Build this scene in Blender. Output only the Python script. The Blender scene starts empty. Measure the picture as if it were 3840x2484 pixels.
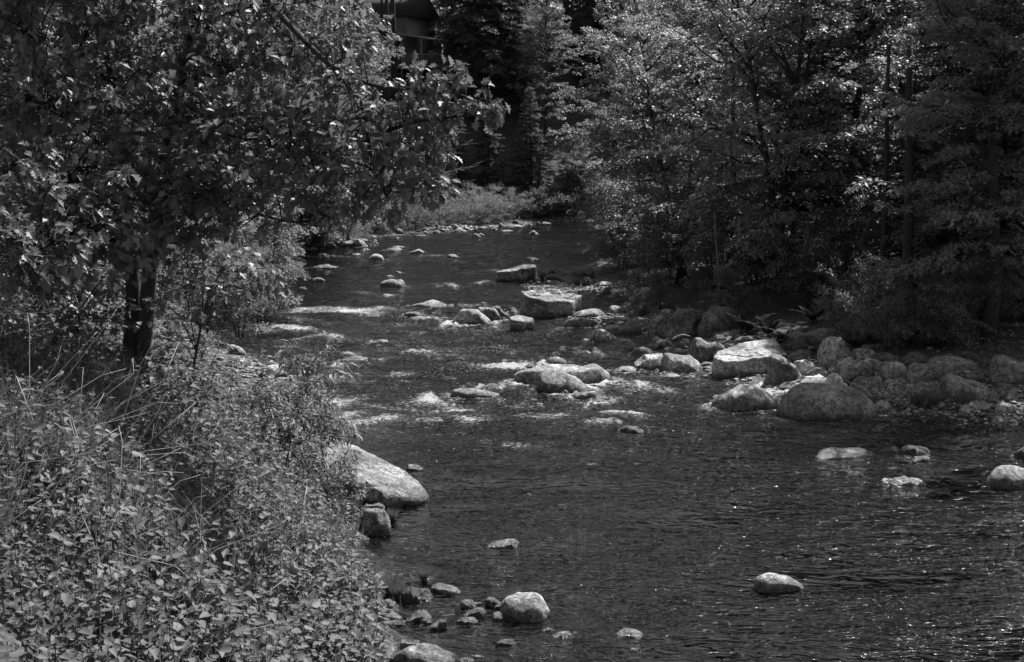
import bpy, math
import numpy as np
from math import radians, sin, cos, pi

# ------------------------------------------------------------------ camera, world, sun
SC = bpy.context.scene
COL = SC.collection
PITCH = radians(7.92); CAMZ = 6.0; F = 5333.0
cam_d = bpy.data.cameras.new("camera"); cam = bpy.data.objects.new("camera", cam_d); COL.objects.link(cam)
cam.location = (0, 0, CAMZ); cam.rotation_euler = (radians(90) - PITCH, 0, 0)
cam_d.lens = 50; cam_d.sensor_width = 36; cam_d.clip_start = 0.1; cam_d.clip_end = 2000
SC.camera = cam
SUN_EL = radians(51); SUN_AZ = radians(36)          # azimuth measured from +Y towards +X
world = bpy.data.worlds.new("World"); SC.world = world; world.use_nodes = True
wn = world.node_tree.nodes; wl = world.node_tree.links
sky = wn.new("ShaderNodeTexSky"); sky.sky_type = 'NISHITA'; sky.sun_disc = False
sky.sun_elevation = SUN_EL; sky.sun_rotation = SUN_AZ
bw = wn.new("ShaderNodeRGBToBW")
bg = wn["Background"]; bg.inputs[1].default_value = 0.085
wl.new(sky.outputs[0], bw.inputs[0]); wl.new(bw.outputs[0], bg.inputs[0])
sun_d = bpy.data.lights.new("sun", 'SUN'); sun_d.energy = 5.0; sun_d.angle = radians(0.5); sun_d.color = (1, 1, 1)
sun = bpy.data.objects.new("sun", sun_d); COL.objects.link(sun)
sun.rotation_euler = (radians(90) - SUN_EL, 0, -SUN_AZ + pi)
sun.location = (20, 30, 40)
SC.view_settings.view_transform = 'Standard'; SC.view_settings.look = 'None'
SC.view_settings.exposure = 1.15; SC.view_settings.gamma = 1.0
SC.cycles.max_bounces = 6; SC.cycles.diffuse_bounces = 2; SC.cycles.glossy_bounces = 3
SC.cycles.transparent_max_bounces = 8; SC.cycles.transmission_bounces = 3
SC.cycles.use_denoising = True; SC.cycles.denoising_prefilter = 'ACCURATE'
SC.cycles.sample_clamp_direct = 25.0; SC.cycles.sample_clamp_indirect = 2.0

# ------------------------------------------------------------------ helpers
def smooth(t):
    t = np.clip(t, 0, 1); return t * t * (3 - 2 * t)

def vnoise(P, seed=0):
    P = np.asarray(P, float); I = np.floor(P).astype(np.int64); f = P - I; f = f * f * (3 - 2 * f)
    out = 0
    def h(ix, iy, iz):
        n = (ix * 374761393 + iy * 668265263 + iz * 2147483647 + seed * 974711) & 0x7fffffff
        n = ((n ^ (n >> 13)) * 1274126177) & 0x7fffffff
        n = ((n ^ (n >> 16)) * 668265263) & 0x7fffffff
        return ((n ^ (n >> 15)) & 0xffff) / 32767.5 - 1
    for a in (0, 1):
        for b in (0, 1):
            for c in (0, 1):
                w = (f[:, 0] if a else 1 - f[:, 0]) * (f[:, 1] if b else 1 - f[:, 1]) * (f[:, 2] if c else 1 - f[:, 2])
                out = out + w * h(I[:, 0] + a, I[:, 1] + b, I[:, 2] + c)
    return out

def fbm(P, octv=4, seed=0, gain=.5):
    s = 0; a = 1.0
    for k in range(octv):
        s = s + a * vnoise(P * 2.03 ** k + 17.3 * k, seed + k); a *= gain
    return s

def norm(v):
    return v / np.maximum(np.linalg.norm(v, axis=-1, keepdims=True), 1e-9)

def make_mesh(name, V, loops, sizes, smooth_sh=False):
    me = bpy.data.meshes.new(name)
    V = np.asarray(V, np.float32); loops = np.asarray(loops, np.int32).ravel(); sizes = np.asarray(sizes, np.int32).ravel()
    me.vertices.add(len(V)); me.vertices.foreach_set("co", V.ravel())
    me.loops.add(len(loops)); me.loops.foreach_set("vertex_index", loops)
    me.polygons.add(len(sizes))
    st = np.zeros(len(sizes), np.int32); st[1:] = np.cumsum(sizes)[:-1]
    me.polygons.foreach_set("loop_start", st); me.polygons.foreach_set("loop_total", sizes)
    if smooth_sh: me.polygons.foreach_set("use_smooth", np.ones(len(sizes), bool))
    me.update(calc_edges=True)
    return me

class MB:
    """collects pieces of geometry that end up as one mesh"""
    def __init__(s): s.v = []; s.l = []; s.z = []; s.n = 0
    def add(s, V, faces):
        V = np.asarray(V, float); s.v.append(V)
        for f in faces: s.l.append(np.asarray(f) + s.n); s.z.append([len(f)])
        s.n += len(V)
    def addq(s, V, Q):
        s.v.append(V); Q = np.asarray(Q); s.l.append((Q + s.n).ravel()); s.z.append(np.full(len(Q), Q.shape[1])); s.n += len(V)
    def box(s, x0, x1, y0, y1, z0, z1):
        V = [(x, y, z) for x in (x0, x1) for y in (y0, y1) for z in (z0, z1)]
        s.add(V, [(0, 1, 3, 2), (4, 6, 7, 5), (0, 4, 5, 1), (2, 3, 7, 6), (0, 2, 6, 4), (1, 5, 7, 3)])
    def tube(s, P, r, n=5):
        P = np.asarray(P, float); k = len(P); r = np.broadcast_to(np.asarray(r, float), (k,))
        T = norm(np.gradient(P, axis=0)); up = np.array([0.31, 0.17, 0.93]) if abs(T[0][2]) < .8 else np.array([1., .2, 0])
        A = norm(np.cross(T, up)); B = np.cross(T, A)
        ang = np.arange(n) * 2 * pi / n
        V = P[:, None, :] + r[:, None, None] * (A[:, None, :] * np.cos(ang)[None, :, None] + B[:, None, :] * np.sin(ang)[None, :, None])
        V = V.reshape(-1, 3)
        i = np.arange(k - 1)[:, None] * n + np.arange(n)[None, :]; j = np.arange(k - 1)[:, None] * n + (np.arange(n)[None, :] + 1) % n
        Q = np.stack([i, j, j + n, i + n], -1).reshape(-1, 4)
        s.addq(V, Q)
        s.l.append(np.arange(n)[::-1] + s.n - k * n); s.z.append([n]); s.l.append(np.arange(n) + s.n - n); s.z.append([n])
    def mesh(s, name, sm=False):
        return make_mesh(name, np.concatenate(s.v), np.concatenate([np.ravel(a) for a in s.l]), np.concatenate([np.ravel(a) for a in s.z]), sm)

def obj(name, me, mat=None, parent=None, loc=None):
    o = bpy.data.objects.new(name, me); COL.objects.link(o)
    if mat is not None and me is not None and len(me.materials) == 0: me.materials.append(mat)
    if parent is not None: o.parent = parent
    if loc is not None: o.location = loc
    return o

def tag(o, label=None, cat=None, group=None, kind=None):
    if label: o["label"] = label
    if cat: o["category"] = cat
    if group: o["group"] = group
    if kind: o["kind"] = kind
    return o

def copy_thing(root):
    r = root.copy(); COL.objects.link(r)
    for ch in list(root.children):
        c = ch.copy(); COL.objects.link(c); c.parent = r
    return r

# photograph pixel <-> world (full 3840x2484 frame)
def ray(px, py):
    a = (np.asarray(px, float) - 1920) / F; b = (1242 - np.asarray(py, float)) / F
    return np.stack([a, cos(PITCH) + b * sin(PITCH), b * cos(PITCH) - sin(PITCH)], -1)
def at_y(px, py, Y):
    d = ray(px, py); return np.array([0, 0, CAMZ]) + d * (Y / d[..., 1])[..., None] if d.ndim > 1 else np.array([0, 0, CAMZ]) + d * (Y / d[1])
def x_at(px, Y, z=1.0):
    dep = Y * cos(PITCH) + (CAMZ - z) * sin(PITCH); return (px - 1920) / F * dep

# ------------------------------------------------------------------ terrain
LY = [0, 10, 16.4, 18.6, 20, 21.5, 24, 28, 32.6, 36, 39.5, 42, 48, 53, 64, 72.7, 83, 87.6, 91, 95.5, 100]
LX = [-1.0, -1.2, -1.45, -2.0, -2.3, -2.7, -3.0, -3.4, -4.2, -6.1, -7.7, -9.2, -11, -10.6, -11, -10.9, -8.1, -3.6, -1.5, 1.4, 4]
RY = [0, 24, 28, 29.3, 30, 31, 33.7, 36, 40, 43, 49, 53, 57, 60, 71, 86, 98]
RX = [13, 13, 12, 10.6, 8.6, 6.6, 5.8, 4.8, 4.4, 4.2, 3.8, 2.4, 2.6, 3.7, 4.2, 6.3, 8]
def xL(y): return np.interp(y, LY, LX)
def xR(y): return np.interp(y, RY, RX)
def ground(x, y):
    if np.ndim(x) == 0: return float(ground(np.array([float(x)]), np.array([float(y)]))[0])
    x = np.asarray(x, float); y = np.asarray(y, float)
    sL = xL(y) - x; sR = x - xR(y); sF = y - 98.0 - 0.25 * np.maximum(x, 0) * 0
    near = 1 - smooth((y - 20) / 7)
    a = np.maximum(sL, 0)
    hn = .92 * np.minimum(a, 2.6) + .35 * np.clip(a - 2.6, 0, 3) + .06 * np.maximum(a - 5.6, 0)
    hf = .12 * np.minimum(a, 5) + .3 * np.clip(a - 5, 0, 30) + .1 * np.maximum(a - 35, 0)
    hL = near * hn + (1 - near) * hf
    b = np.maximum(sR, 0)
    hR = .13 * np.minimum(b, 7) + .16 * np.clip(b - 7, 0, 12) + .3 * np.clip(b - 19, 0, 30) + .1 * np.maximum(b - 49, 0)
    c = np.maximum(sF, 0)
    hF = .25 * np.minimum(c, 5) + .62 * np.clip(c - 5, 0, 25) + .08 * np.clip(c - 30, 0, 60)
    land = np.maximum(np.maximum(hL, hR), hF)
    m = np.maximum(np.maximum(sL, sR), sF)
    n = fbm(np.stack([x * .35, y * .35, 0 * x], -1), 4, 5)
    bed = -.04 - .95 * (1 - np.exp(np.minimum(m, 0) * .42)) + .10 * n
    return np.where(m > 0, land + .12 * n * smooth(m / 2), bed)
def hit(px, py):
    d = ray(px, py); t = np.arange(6, 220, .05)
    P = np.array([0, 0, CAMZ])[None] + d[None] * t[:, None]
    g = np.maximum(ground(P[:, 0], P[:, 1]), 0)
    k = np.argmax(P[:, 2] < g)
    return P[k]

# ------------------------------------------------------------------ materials
def new_mat(name):
    m = bpy.data.materials.new(name); m.use_nodes = True
    nt = m.node_tree; nt.nodes.clear(); out = nt.nodes.new("ShaderNodeOutputMaterial")
    return m, nt, out
class N:
    """tiny node helper"""
    def __init__(s, nt): s.nt = nt
    def __call__(s, typ, ins=None, **kw):
        n = s.nt.nodes.new(typ)
        for k, v in kw.items(): setattr(n, k, v)
        for k, v in (ins or {}).items():
            if isinstance(v, bpy.types.NodeSocket): s.nt.links.new(v, n.inputs[k])
            else: n.inputs[k].default_value = v
        return n
    def math(s, op, a, b=0.0, c=0.0, clamp=False):
        n = s.nt.nodes.new("ShaderNodeMath"); n.operation = op; n.use_clamp = clamp
        for i, v in enumerate((a, b, c)):
            if isinstance(v, bpy.types.NodeSocket): s.nt.links.new(v, n.inputs[i])
            else: n.inputs[i].default_value = v
        return n.outputs[0]
    def ramp(s, fac, stops):
        n = s.nt.nodes.new("ShaderNodeValToRGB"); e = n.color_ramp.elements
        while len(e) < len(stops): e.new(.5)
        for k, (p, v) in enumerate(stops): e[k].position = p; e[k].color = (v, v, v, 1)
        s.nt.links.new(fac, n.inputs[0]); return n.outputs[0]

def rock_material():
    m, nt, out = new_mat("granite"); g = N(nt)
    tc = g("ShaderNodeTexCoord"); oi = g("ShaderNodeObjectInfo"); geo = g("ShaderNodeNewGeometry")
    off = g("ShaderNodeVectorMath", {0: tc.outputs["Object"]}, operation='ADD')
    rr = g("ShaderNodeCombineXYZ", {0: g.math('MULTIPLY', oi.outputs["Random"], 37), 1: g.math('MULTIPLY', oi.outputs["Random"], 71), 2: 0.0})
    nt.links.new(rr.outputs[0], off.inputs[1]); v = off.outputs[0]
    big = g("ShaderNodeTexNoise", {"Vector": v, "Scale": 1.6, "Detail": 6.0, "Roughness": .62}).outputs[0]
    mid = g("ShaderNodeTexNoise", {"Vector": v, "Scale": 9.0, "Detail": 8.0, "Roughness": .7}).outputs[0]
    fine = g("ShaderNodeTexNoise", {"Vector": v, "Scale": 34.0, "Detail": 4.0, "Roughness": .7}).outputs[0]
    base = g.ramp(big, [(.38, .08), (.47, .14), (.53, .20), (.62, .28)])
    midc = g.ramp(mid, [(.38, .38), (.5, 1.0), (.61, 1.6)])
    finc = g.ramp(fine, [(.38, .4), (.5, 1.0), (.62, 1.7)])
    c = g.math('MULTIPLY', g.math('MULTIPLY', base, midc), finc)
    # lichen blotches
    lich = g("ShaderNodeTexVoronoi", {"Vector": v, "Scale": 5.0, "Randomness": 1.0}).outputs[0]
    lm = g.math('MULTIPLY', g.ramp(lich, [(.10, 1), (.17, 0)]), g.ramp(big, [(.45, 0), (.6, 1)]))
    c = g.math('ADD', c, g.math('MULTIPLY', lm, .16))
    sep = g("ShaderNodeSeparateXYZ", {0: geo.outputs["Position"]})
    # dark wet and algae band at the waterline
    zz = g.math('ADD', sep.outputs[2], g.math('MULTIPLY', g.math('SUBTRACT', mid, .5), .22))
    wet = g.ramp(g.math('ADD', zz, 0.0), [(.03, .25), (.10, .5), (.2, 1.0)])
    tone = g("ShaderNodeSeparateColor", {0: oi.outputs["Color"]}).outputs[0]
    c = g.math('MULTIPLY', g.math('MULTIPLY', c, wet), tone)
    # moss film on some: dark patches
    ms = g.ramp(g("ShaderNodeTexNoise", {"Vector": v, "Scale": 3.2, "Detail": 7.0, "Roughness": .75}).outputs[0], [(.42, 0), (.6, 1)])
    mossy = g("ShaderNodeSeparateColor", {0: oi.outputs["Color"]}).outputs[1]
    c = g.math('MULTIPLY', c, g.math('SUBTRACT', 1.0, g.math('MULTIPLY', g.math('MULTIPLY', ms, mossy), .62)))
    rough = g.ramp(zz, [(.02, .25), (.1, .75)])
    hgt = g.math('ADD', g.math('MULTIPLY', mid, .11), g.math('ADD', g.math('MULTIPLY', fine, .012), g.math('MULTIPLY', big, .12)))
    crk = g("ShaderNodeTexVoronoi", {"Vector": g("ShaderNodeVectorMath", {0: v, 1: g("ShaderNodeCombineXYZ", {0: g.math('MULTIPLY', mid, .7), 1: g.math('MULTIPLY', big, .5)}).outputs[0]}, operation='ADD').outputs[0], "Scale": 1.1}, feature='DISTANCE_TO_EDGE').outputs[0]
    crm = g.ramp(crk, [(0, 0), (.012, 1)])
    c = g.math('MULTIPLY', c, g.math('ADD', g.math('MULTIPLY', crm, .6), .4))
    hgt = g.math('ADD', hgt, g.math('MULTIPLY', crm, .02))
    bmp = g("ShaderNodeBump", {"Height": hgt, "Distance": 1.0, "Strength": .8})
    b = g("ShaderNodeBsdfPrincipled", {"Base Color": c, "Roughness": rough, "Normal": bmp.outputs[0]})
    nt.links.new(b.outputs[0], out.inputs[0]); return m

def leaf_material(name, lo, hi, trans=.25, rough=.45, spec=.4, tmul=1.3):
    m, nt, out = new_mat(name); g = N(nt)
    geo = g("ShaderNodeNewGeometry"); oi = g("ShaderNodeObjectInfo")
    t = g.math('ADD', g.math('MULTIPLY', geo.outputs["Random Per Island"], .8), g.math('MULTIPLY', oi.outputs["Random"], .2))
    c = g.ramp(t, [(0, lo), (.75, (lo + hi) * .5), (1, hi)])
    p = g("ShaderNodeBsdfPrincipled", {"Base Color": c, "Roughness": rough, "Specular IOR Level": spec})
    tr = g("ShaderNodeBsdfTranslucent", {"Color": g.math('MULTIPLY', c, tmul)})
    mx = g("ShaderNodeMixShader", {0: trans, 1: p.outputs[0], 2: tr.outputs[0]})
    nt.links.new(mx.outputs[0], out.inputs[0]); return m

def plain_material(name, lo, hi, scale=8, rough=.8, stretch=(1, 1, 1), bump=.02, coord="Object"):
    m, nt, out = new_mat(name); g = N(nt)
    tc = g("ShaderNodeTexCoord"); mp = g("ShaderNodeMapping", {0: tc.outputs[coord]}); mp.inputs["Scale"].default_value = stretch
    n = g("ShaderNodeTexNoise", {"Vector": mp.outputs[0], "Scale": float(scale), "Detail": 8.0, "Roughness": .7}).outputs[0]
    c = g.ramp(n, [(.3, lo), (.7, hi)])
    bmp = g("ShaderNodeBump", {"Height": n, "Distance": float(bump), "Strength": 1.0})
    b = g("ShaderNodeBsdfPrincipled", {"Base Color": c, "Roughness": rough, "Normal": bmp.outputs[0]})
    nt.links.new(b.outputs[0], out.inputs[0]); return m

def ground_material():
    m, nt, out = new_mat("river_bed_and_soil"); g = N(nt)
    geo = g("ShaderNodeNewGeometry"); pos = geo.outputs["Position"]; z = g("ShaderNodeSeparateXYZ", {0: pos}).outputs[2]
    vo = g("ShaderNodeTexVoronoi", {"Vector": pos, "Scale": 3.0, "Randomness": 1.0})
    vo2 = g("ShaderNodeTexVoronoi", {"Vector": pos, "Scale": 9.0, "Randomness": 1.0})
    n = g("ShaderNodeTexNoise", {"Vector": pos, "Scale": 2.2, "Detail": 8.0, "Roughness": .7}).outputs[0]
    cell = g("ShaderNodeSeparateColor", {0: vo.outputs["Color"]}).outputs[0]
    stones = g.math('MULTIPLY', g.ramp(cell, [(0, .03), (.6, .07), (1, .17)]), g.ramp(vo.outputs["Distance"], [(.25, 1), (.6, .25)]))
    soil = g.ramp(n, [(.3, .015), (.7, .06)])
    k = g.ramp(g.math('ADD', z, g.math('MULTIPLY', n, .3)), [(.25, 1), (.5, 0)])
    c = g("ShaderNodeMix", {0: k, 2: soil, 3: stones}, data_type='FLOAT').outputs[0]
    h = g.math('SUBTRACT', n, g.math('ADD', g.math('MULTIPLY', vo.outputs["Distance"], .8), g.math('MULTIPLY', vo2.outputs["Distance"], .4)))
    bmp = g("ShaderNodeBump", {"Height": h, "Distance": .1, "Strength": 1.0})
    b = g("ShaderNodeBsdfPrincipled", {"Base Color": c, "Roughness": .9, "Normal": bmp.outputs[0]})
    nt.links.new(b.outputs[0], out.inputs[0]); return m

def water_material():
    m, nt, out = new_mat("river_water"); g = N(nt)
    geo = g("ShaderNodeNewGeometry"); pos = geo.outputs["Position"]
    foam = g("ShaderNodeAttribute", attribute_name="foam").outputs["Fac"]
    chop = g("ShaderNodeAttribute", attribute_name="chop").outputs["Fac"]
    depth = g("ShaderNodeAttribute", attribute_name="depth").outputs["Fac"]
    mp = g("ShaderNodeMapping", {0: pos}); mp.inputs["Scale"].default_value = (.8, 1.9, 1)
    m0 = g("ShaderNodeMapping", {0: pos}); m0.inputs["Scale"].default_value = (.45, 1.0, 1)
    n0 = g("ShaderNodeTexNoise", {"Vector": m0.outputs[0], "Scale": .8, "Detail": 5.0, "Roughness": .65, "Distortion": .8}).outputs[0]
    n1 = g("ShaderNodeTexNoise", {"Vector": mp.outputs[0], "Scale": 2.6, "Detail": 2.0, "Roughness": .5, "Distortion": .5}).outputs[0]
    n2 = g("ShaderNodeTexNoise", {"Vector": mp.outputs[0], "Scale": 6.5, "Detail": 2.0, "Roughness": .5, "Distortion": .7}).outputs[0]
    n3 = g("ShaderNodeTexNoise", {"Vector": mp.outputs[0], "Scale": 17.0, "Detail": 1.0, "Roughness": .5, "Distortion": .5}).outputs[0]
    fn = g("ShaderNodeTexNoise", {"Vector": mp.outputs[0], "Scale": 12.0, "Detail": 9.0, "Roughness": .85}).outputs[0]
    gust = g.ramp(n0, [(.40, .12), (.60, 1.5)])
    h = g.math('ADD', g.math('MULTIPLY', n1, .07), g.math('MULTIPLY', g.math('MULTIPLY', n2, gust), g.math('ADD', .026, g.math('MULTIPLY', chop, .065))))
    h = g.math('ADD', h, g.math('MULTIPLY', g.math('MULTIPLY', n3, gust), g.math('ADD', .003, g.math('MULTIPLY', chop, .026))))
    bmp = g("ShaderNodeBump", {"Height": h, "Distance": 1.0, "Strength": 1.0})
    fr = g("ShaderNodeFresnel", {"IOR": 1.33, "Normal": bmp.outputs[0]})
    att = g.math('POWER', 2.718, g.math('MULTIPLY', depth, -2.6))
    tr = g("ShaderNodeBsdfTransparent", {"Color": g.math('MULTIPLY', att, .85)})
    gl = g("ShaderNodeBsdfGlossy", {"Color": (1, 1, 1, 1), "Roughness": .03, "Normal": bmp.outputs[0]})
    mx = g("ShaderNodeMixShader", {0: fr.outputs[0], 1: tr.outputs[0], 2: gl.outputs[0]})
    fb = g("ShaderNodeBump", {"Height": fn, "Distance": .12, "Strength": 1.0})
    df = g("ShaderNodeBsdfPrincipled", {"Base Color": (.62, .62, .62, 1), "Roughness": .35, "Normal": fb.outputs[0]})
    f1 = g.ramp(g.math('ADD', g.math('SUBTRACT', foam, .50), g.math('MULTIPLY', g.math('SUBTRACT', fn, .5), 4.6)), [(0.0, 0), (.3, .95)])
    mq = g("ShaderNodeMapping", {0: pos}); mq.inputs["Scale"].default_value = (.8, 1.6, 1)
    fk = g("ShaderNodeTexNoise", {"Vector": mq.outputs[0], "Scale": 15.0, "Detail": 5.0, "Roughness": .8}).outputs[0]
    f2 = g.ramp(g.math('ADD', g.math('SUBTRACT', fk, .735), g.math('ADD', g.math('MULTIPLY', chop, .17), g.math('MULTIPLY', g.math('SUBTRACT', n0, .5), .35))), [(0.0, 0), (.06, .8)])
    fm = g.math('MAXIMUM', f1, f2)
    m2 = g("ShaderNodeMixShader", {0: fm, 1: mx.outputs[0], 2: df.outputs[0]})
    nt.links.new(m2.outputs[0], out.inputs[0]); return m

M_ROCK = rock_material(); M_GROUND = ground_material(); M_WATER = water_material()
M_OAK = leaf_material("oak_leaf", .07, .16, .36, .5, .4)
M_BROAD = leaf_material("broad_leaf", .13, .30, .36, .5, .35)
M_NEEDLE = leaf_material("needle", .055, .12, .2, .6, .25)
M_SHRUB = leaf_material("shrub_leaf", .10, .22, .32, .55, .3)
M_KNOT = leaf_material("knotweed_leaf", .06, .15, .22, .6, .25)
M_FERN = leaf_material("fern_leaf", .03, .055, .12, .8, .05)
M_GRASS = leaf_material("grass_blade", .08, .16, .3, .5, .3)
M_BARK = plain_material("bark", .010, .035, 14, .9, (1, 1, .25), .05)
M_BARK2 = plain_material("pale_bark", .05, .15, 9, .85, (1, 1, .5), .03)
M_DRY = plain_material("dry_stalk", .16, .42, 20, .7, (1, 1, 1), .005)
M_WOOD = plain_material("weathered_wood", .08, .25, 9, .8, (1, 1, 1), .02)
M_SIDING = plain_material("siding_paint", .13, .19, 3, .7)
M_DARK = plain_material("dark_roofing", .012, .03, 6, .85)
mg, nt, out = new_mat("window_glass"); g = N(nt)
nt.links.new(g("ShaderNodeBsdfPrincipled", {"Base Color": (.01, .01, .01, 1), "Roughness": .05}).outputs[0], out.inputs[0]); M_GLASS = mg

# ------------------------------------------------------------------ ground sheet
gx = np.concatenate([np.linspace(-320, -42, 30), np.linspace(-40, 40, 330), np.linspace(42, 320, 30)])
gy = np.concatenate([np.linspace(-60, 3, 12), np.linspace(4, 62, 260), np.linspace(62.5, 130, 120), np.linspace(133, 480, 40)])
GX, GY = np.meshgrid(gx, gy); GZ = ground(GX.ravel(), GY.ravel())
def grid_faces(nr, nc):
    i = np.arange(nr - 1)[:, None] * nc + np.arange(nc - 1)[None, :]
    return np.stack([i, i + 1, i + 1 + nc, i + nc], -1).reshape(-1, 4)
q = grid_faces(len(gy), len(gx))
me = make_mesh("ground", np.stack([GX.ravel(), GY.ravel(), GZ], -1), q, np.full(len(q), 4), True)
tag(obj("ground", me, M_GROUND), kind="structure")


# ------------------------------------------------------------------ rocks
REG = {'1': (960, 720, .4032), '2': (1680, 760, .3377), '3': (1600, 1240, .3377), '4': (2280, 1080, .3377), '5': (3000, 1100, .3528),
       '6': (1200, 2050, .42), '7': (900, 1500, .4221), '8': (2600, 1560, .6), '0': (0, 0, 1.6128), 'L': (0, 650, .4221), 'K': (560, 950, .4505)}
def rock_mesh(name, W, D, H, prof, p=2.3, slope=0., rough=.06, seed=0, deep=.3, ncut=5, q=2.4):
    rg = np.random.RandomState(seed)
    nu = 44 if W > .5 else 26; nv = 36 if W > .5 else 24
    u = .5 - .5 * np.cos(np.linspace(0.0, pi, nu)); pr = np.array([int(c) for c in prof]) / 9.0
    h = np.interp(u, np.linspace(0, 1, len(pr)), pr)
    k = np.ones(3) / 3; h = np.convolve(np.pad(h, 1, mode='edge'), k, 'valid')
    h = H * h / h.max() * (1 - np.abs(2 * u - 1) ** 9) ** .2
    e = D / 2 * np.maximum(1 - np.abs(2 * u - 1) ** q, 0) ** (1 / q)
    ph = np.linspace(0, 2 * pi, nv, endpoint=False)
    c = np.cos(ph); s = np.sin(ph); ex = 2 / p
    cy = np.sign(c) * np.abs(c) ** ex; sz = np.sign(s) * np.abs(s) ** ex
    X = np.repeat(W * (u - .5)[:, None], nv, 1); Y = e[:, None] * cy[None]
    Z = np.where(sz[None] > 0, h[:, None] * sz[None], deep * sz[None] * (.3 + .7 * (e / (D / 2))[:, None]))
    Z = np.where(Z > 0, Z * (1 - slope * (.5 - .5 * cy[None])), Z)
    V = np.stack([X, Y, Z], -1).reshape(-1, 3)
    Sz = np.array([W, D, max(H * 2, .25 * W)]) / 2
    for _ in range(ncut):                        # flat fracture faces
        n = norm(rg.randn(3) * np.array([1, 1, .8]) + np.array([0, -.25, .35])); n2 = n / Sz; n2 = n2 / np.linalg.norm(n2)
        sup = (V @ n2).max(); lim = sup * rg.uniform(.78, .95)
        over = np.maximum(V @ n2 - lim, 0); V = V - .85 * over[:, None] * n2[None]
    fr = 1.6 / max(W, .15); o = rg.rand(3) * 90
    a = rough * min(W, max(H, .3 * W) * 1.4)
    d = np.stack([fbm(V * fr + o + 31 * i, 5, seed + i, .55) for i in range(3)], -1)
    rid = -np.abs(fbm(V * fr * 1.7 + o, 3, seed + 9))
    V = V + a * d + (a * .9 * rid)[:, None] * norm(V / Sz)
    i = np.arange(nu - 1)[:, None] * nv + np.arange(nv)[None]; j = np.arange(nu - 1)[:, None] * nv + (np.arange(nv)[None] + 1) % nv
    Q = np.stack([i, i + nv, j + nv, j], -1).reshape(-1, 4)
    Q = np.concatenate([Q.ravel(), np.arange(nv), np.arange(nv)[::-1] + (nu - 1) * nv]); sz_ = np.concatenate([np.full((nu - 1) * nv, 4), [nv, nv]])
    return make_mesh(name, V, Q, sz_, True)

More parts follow.
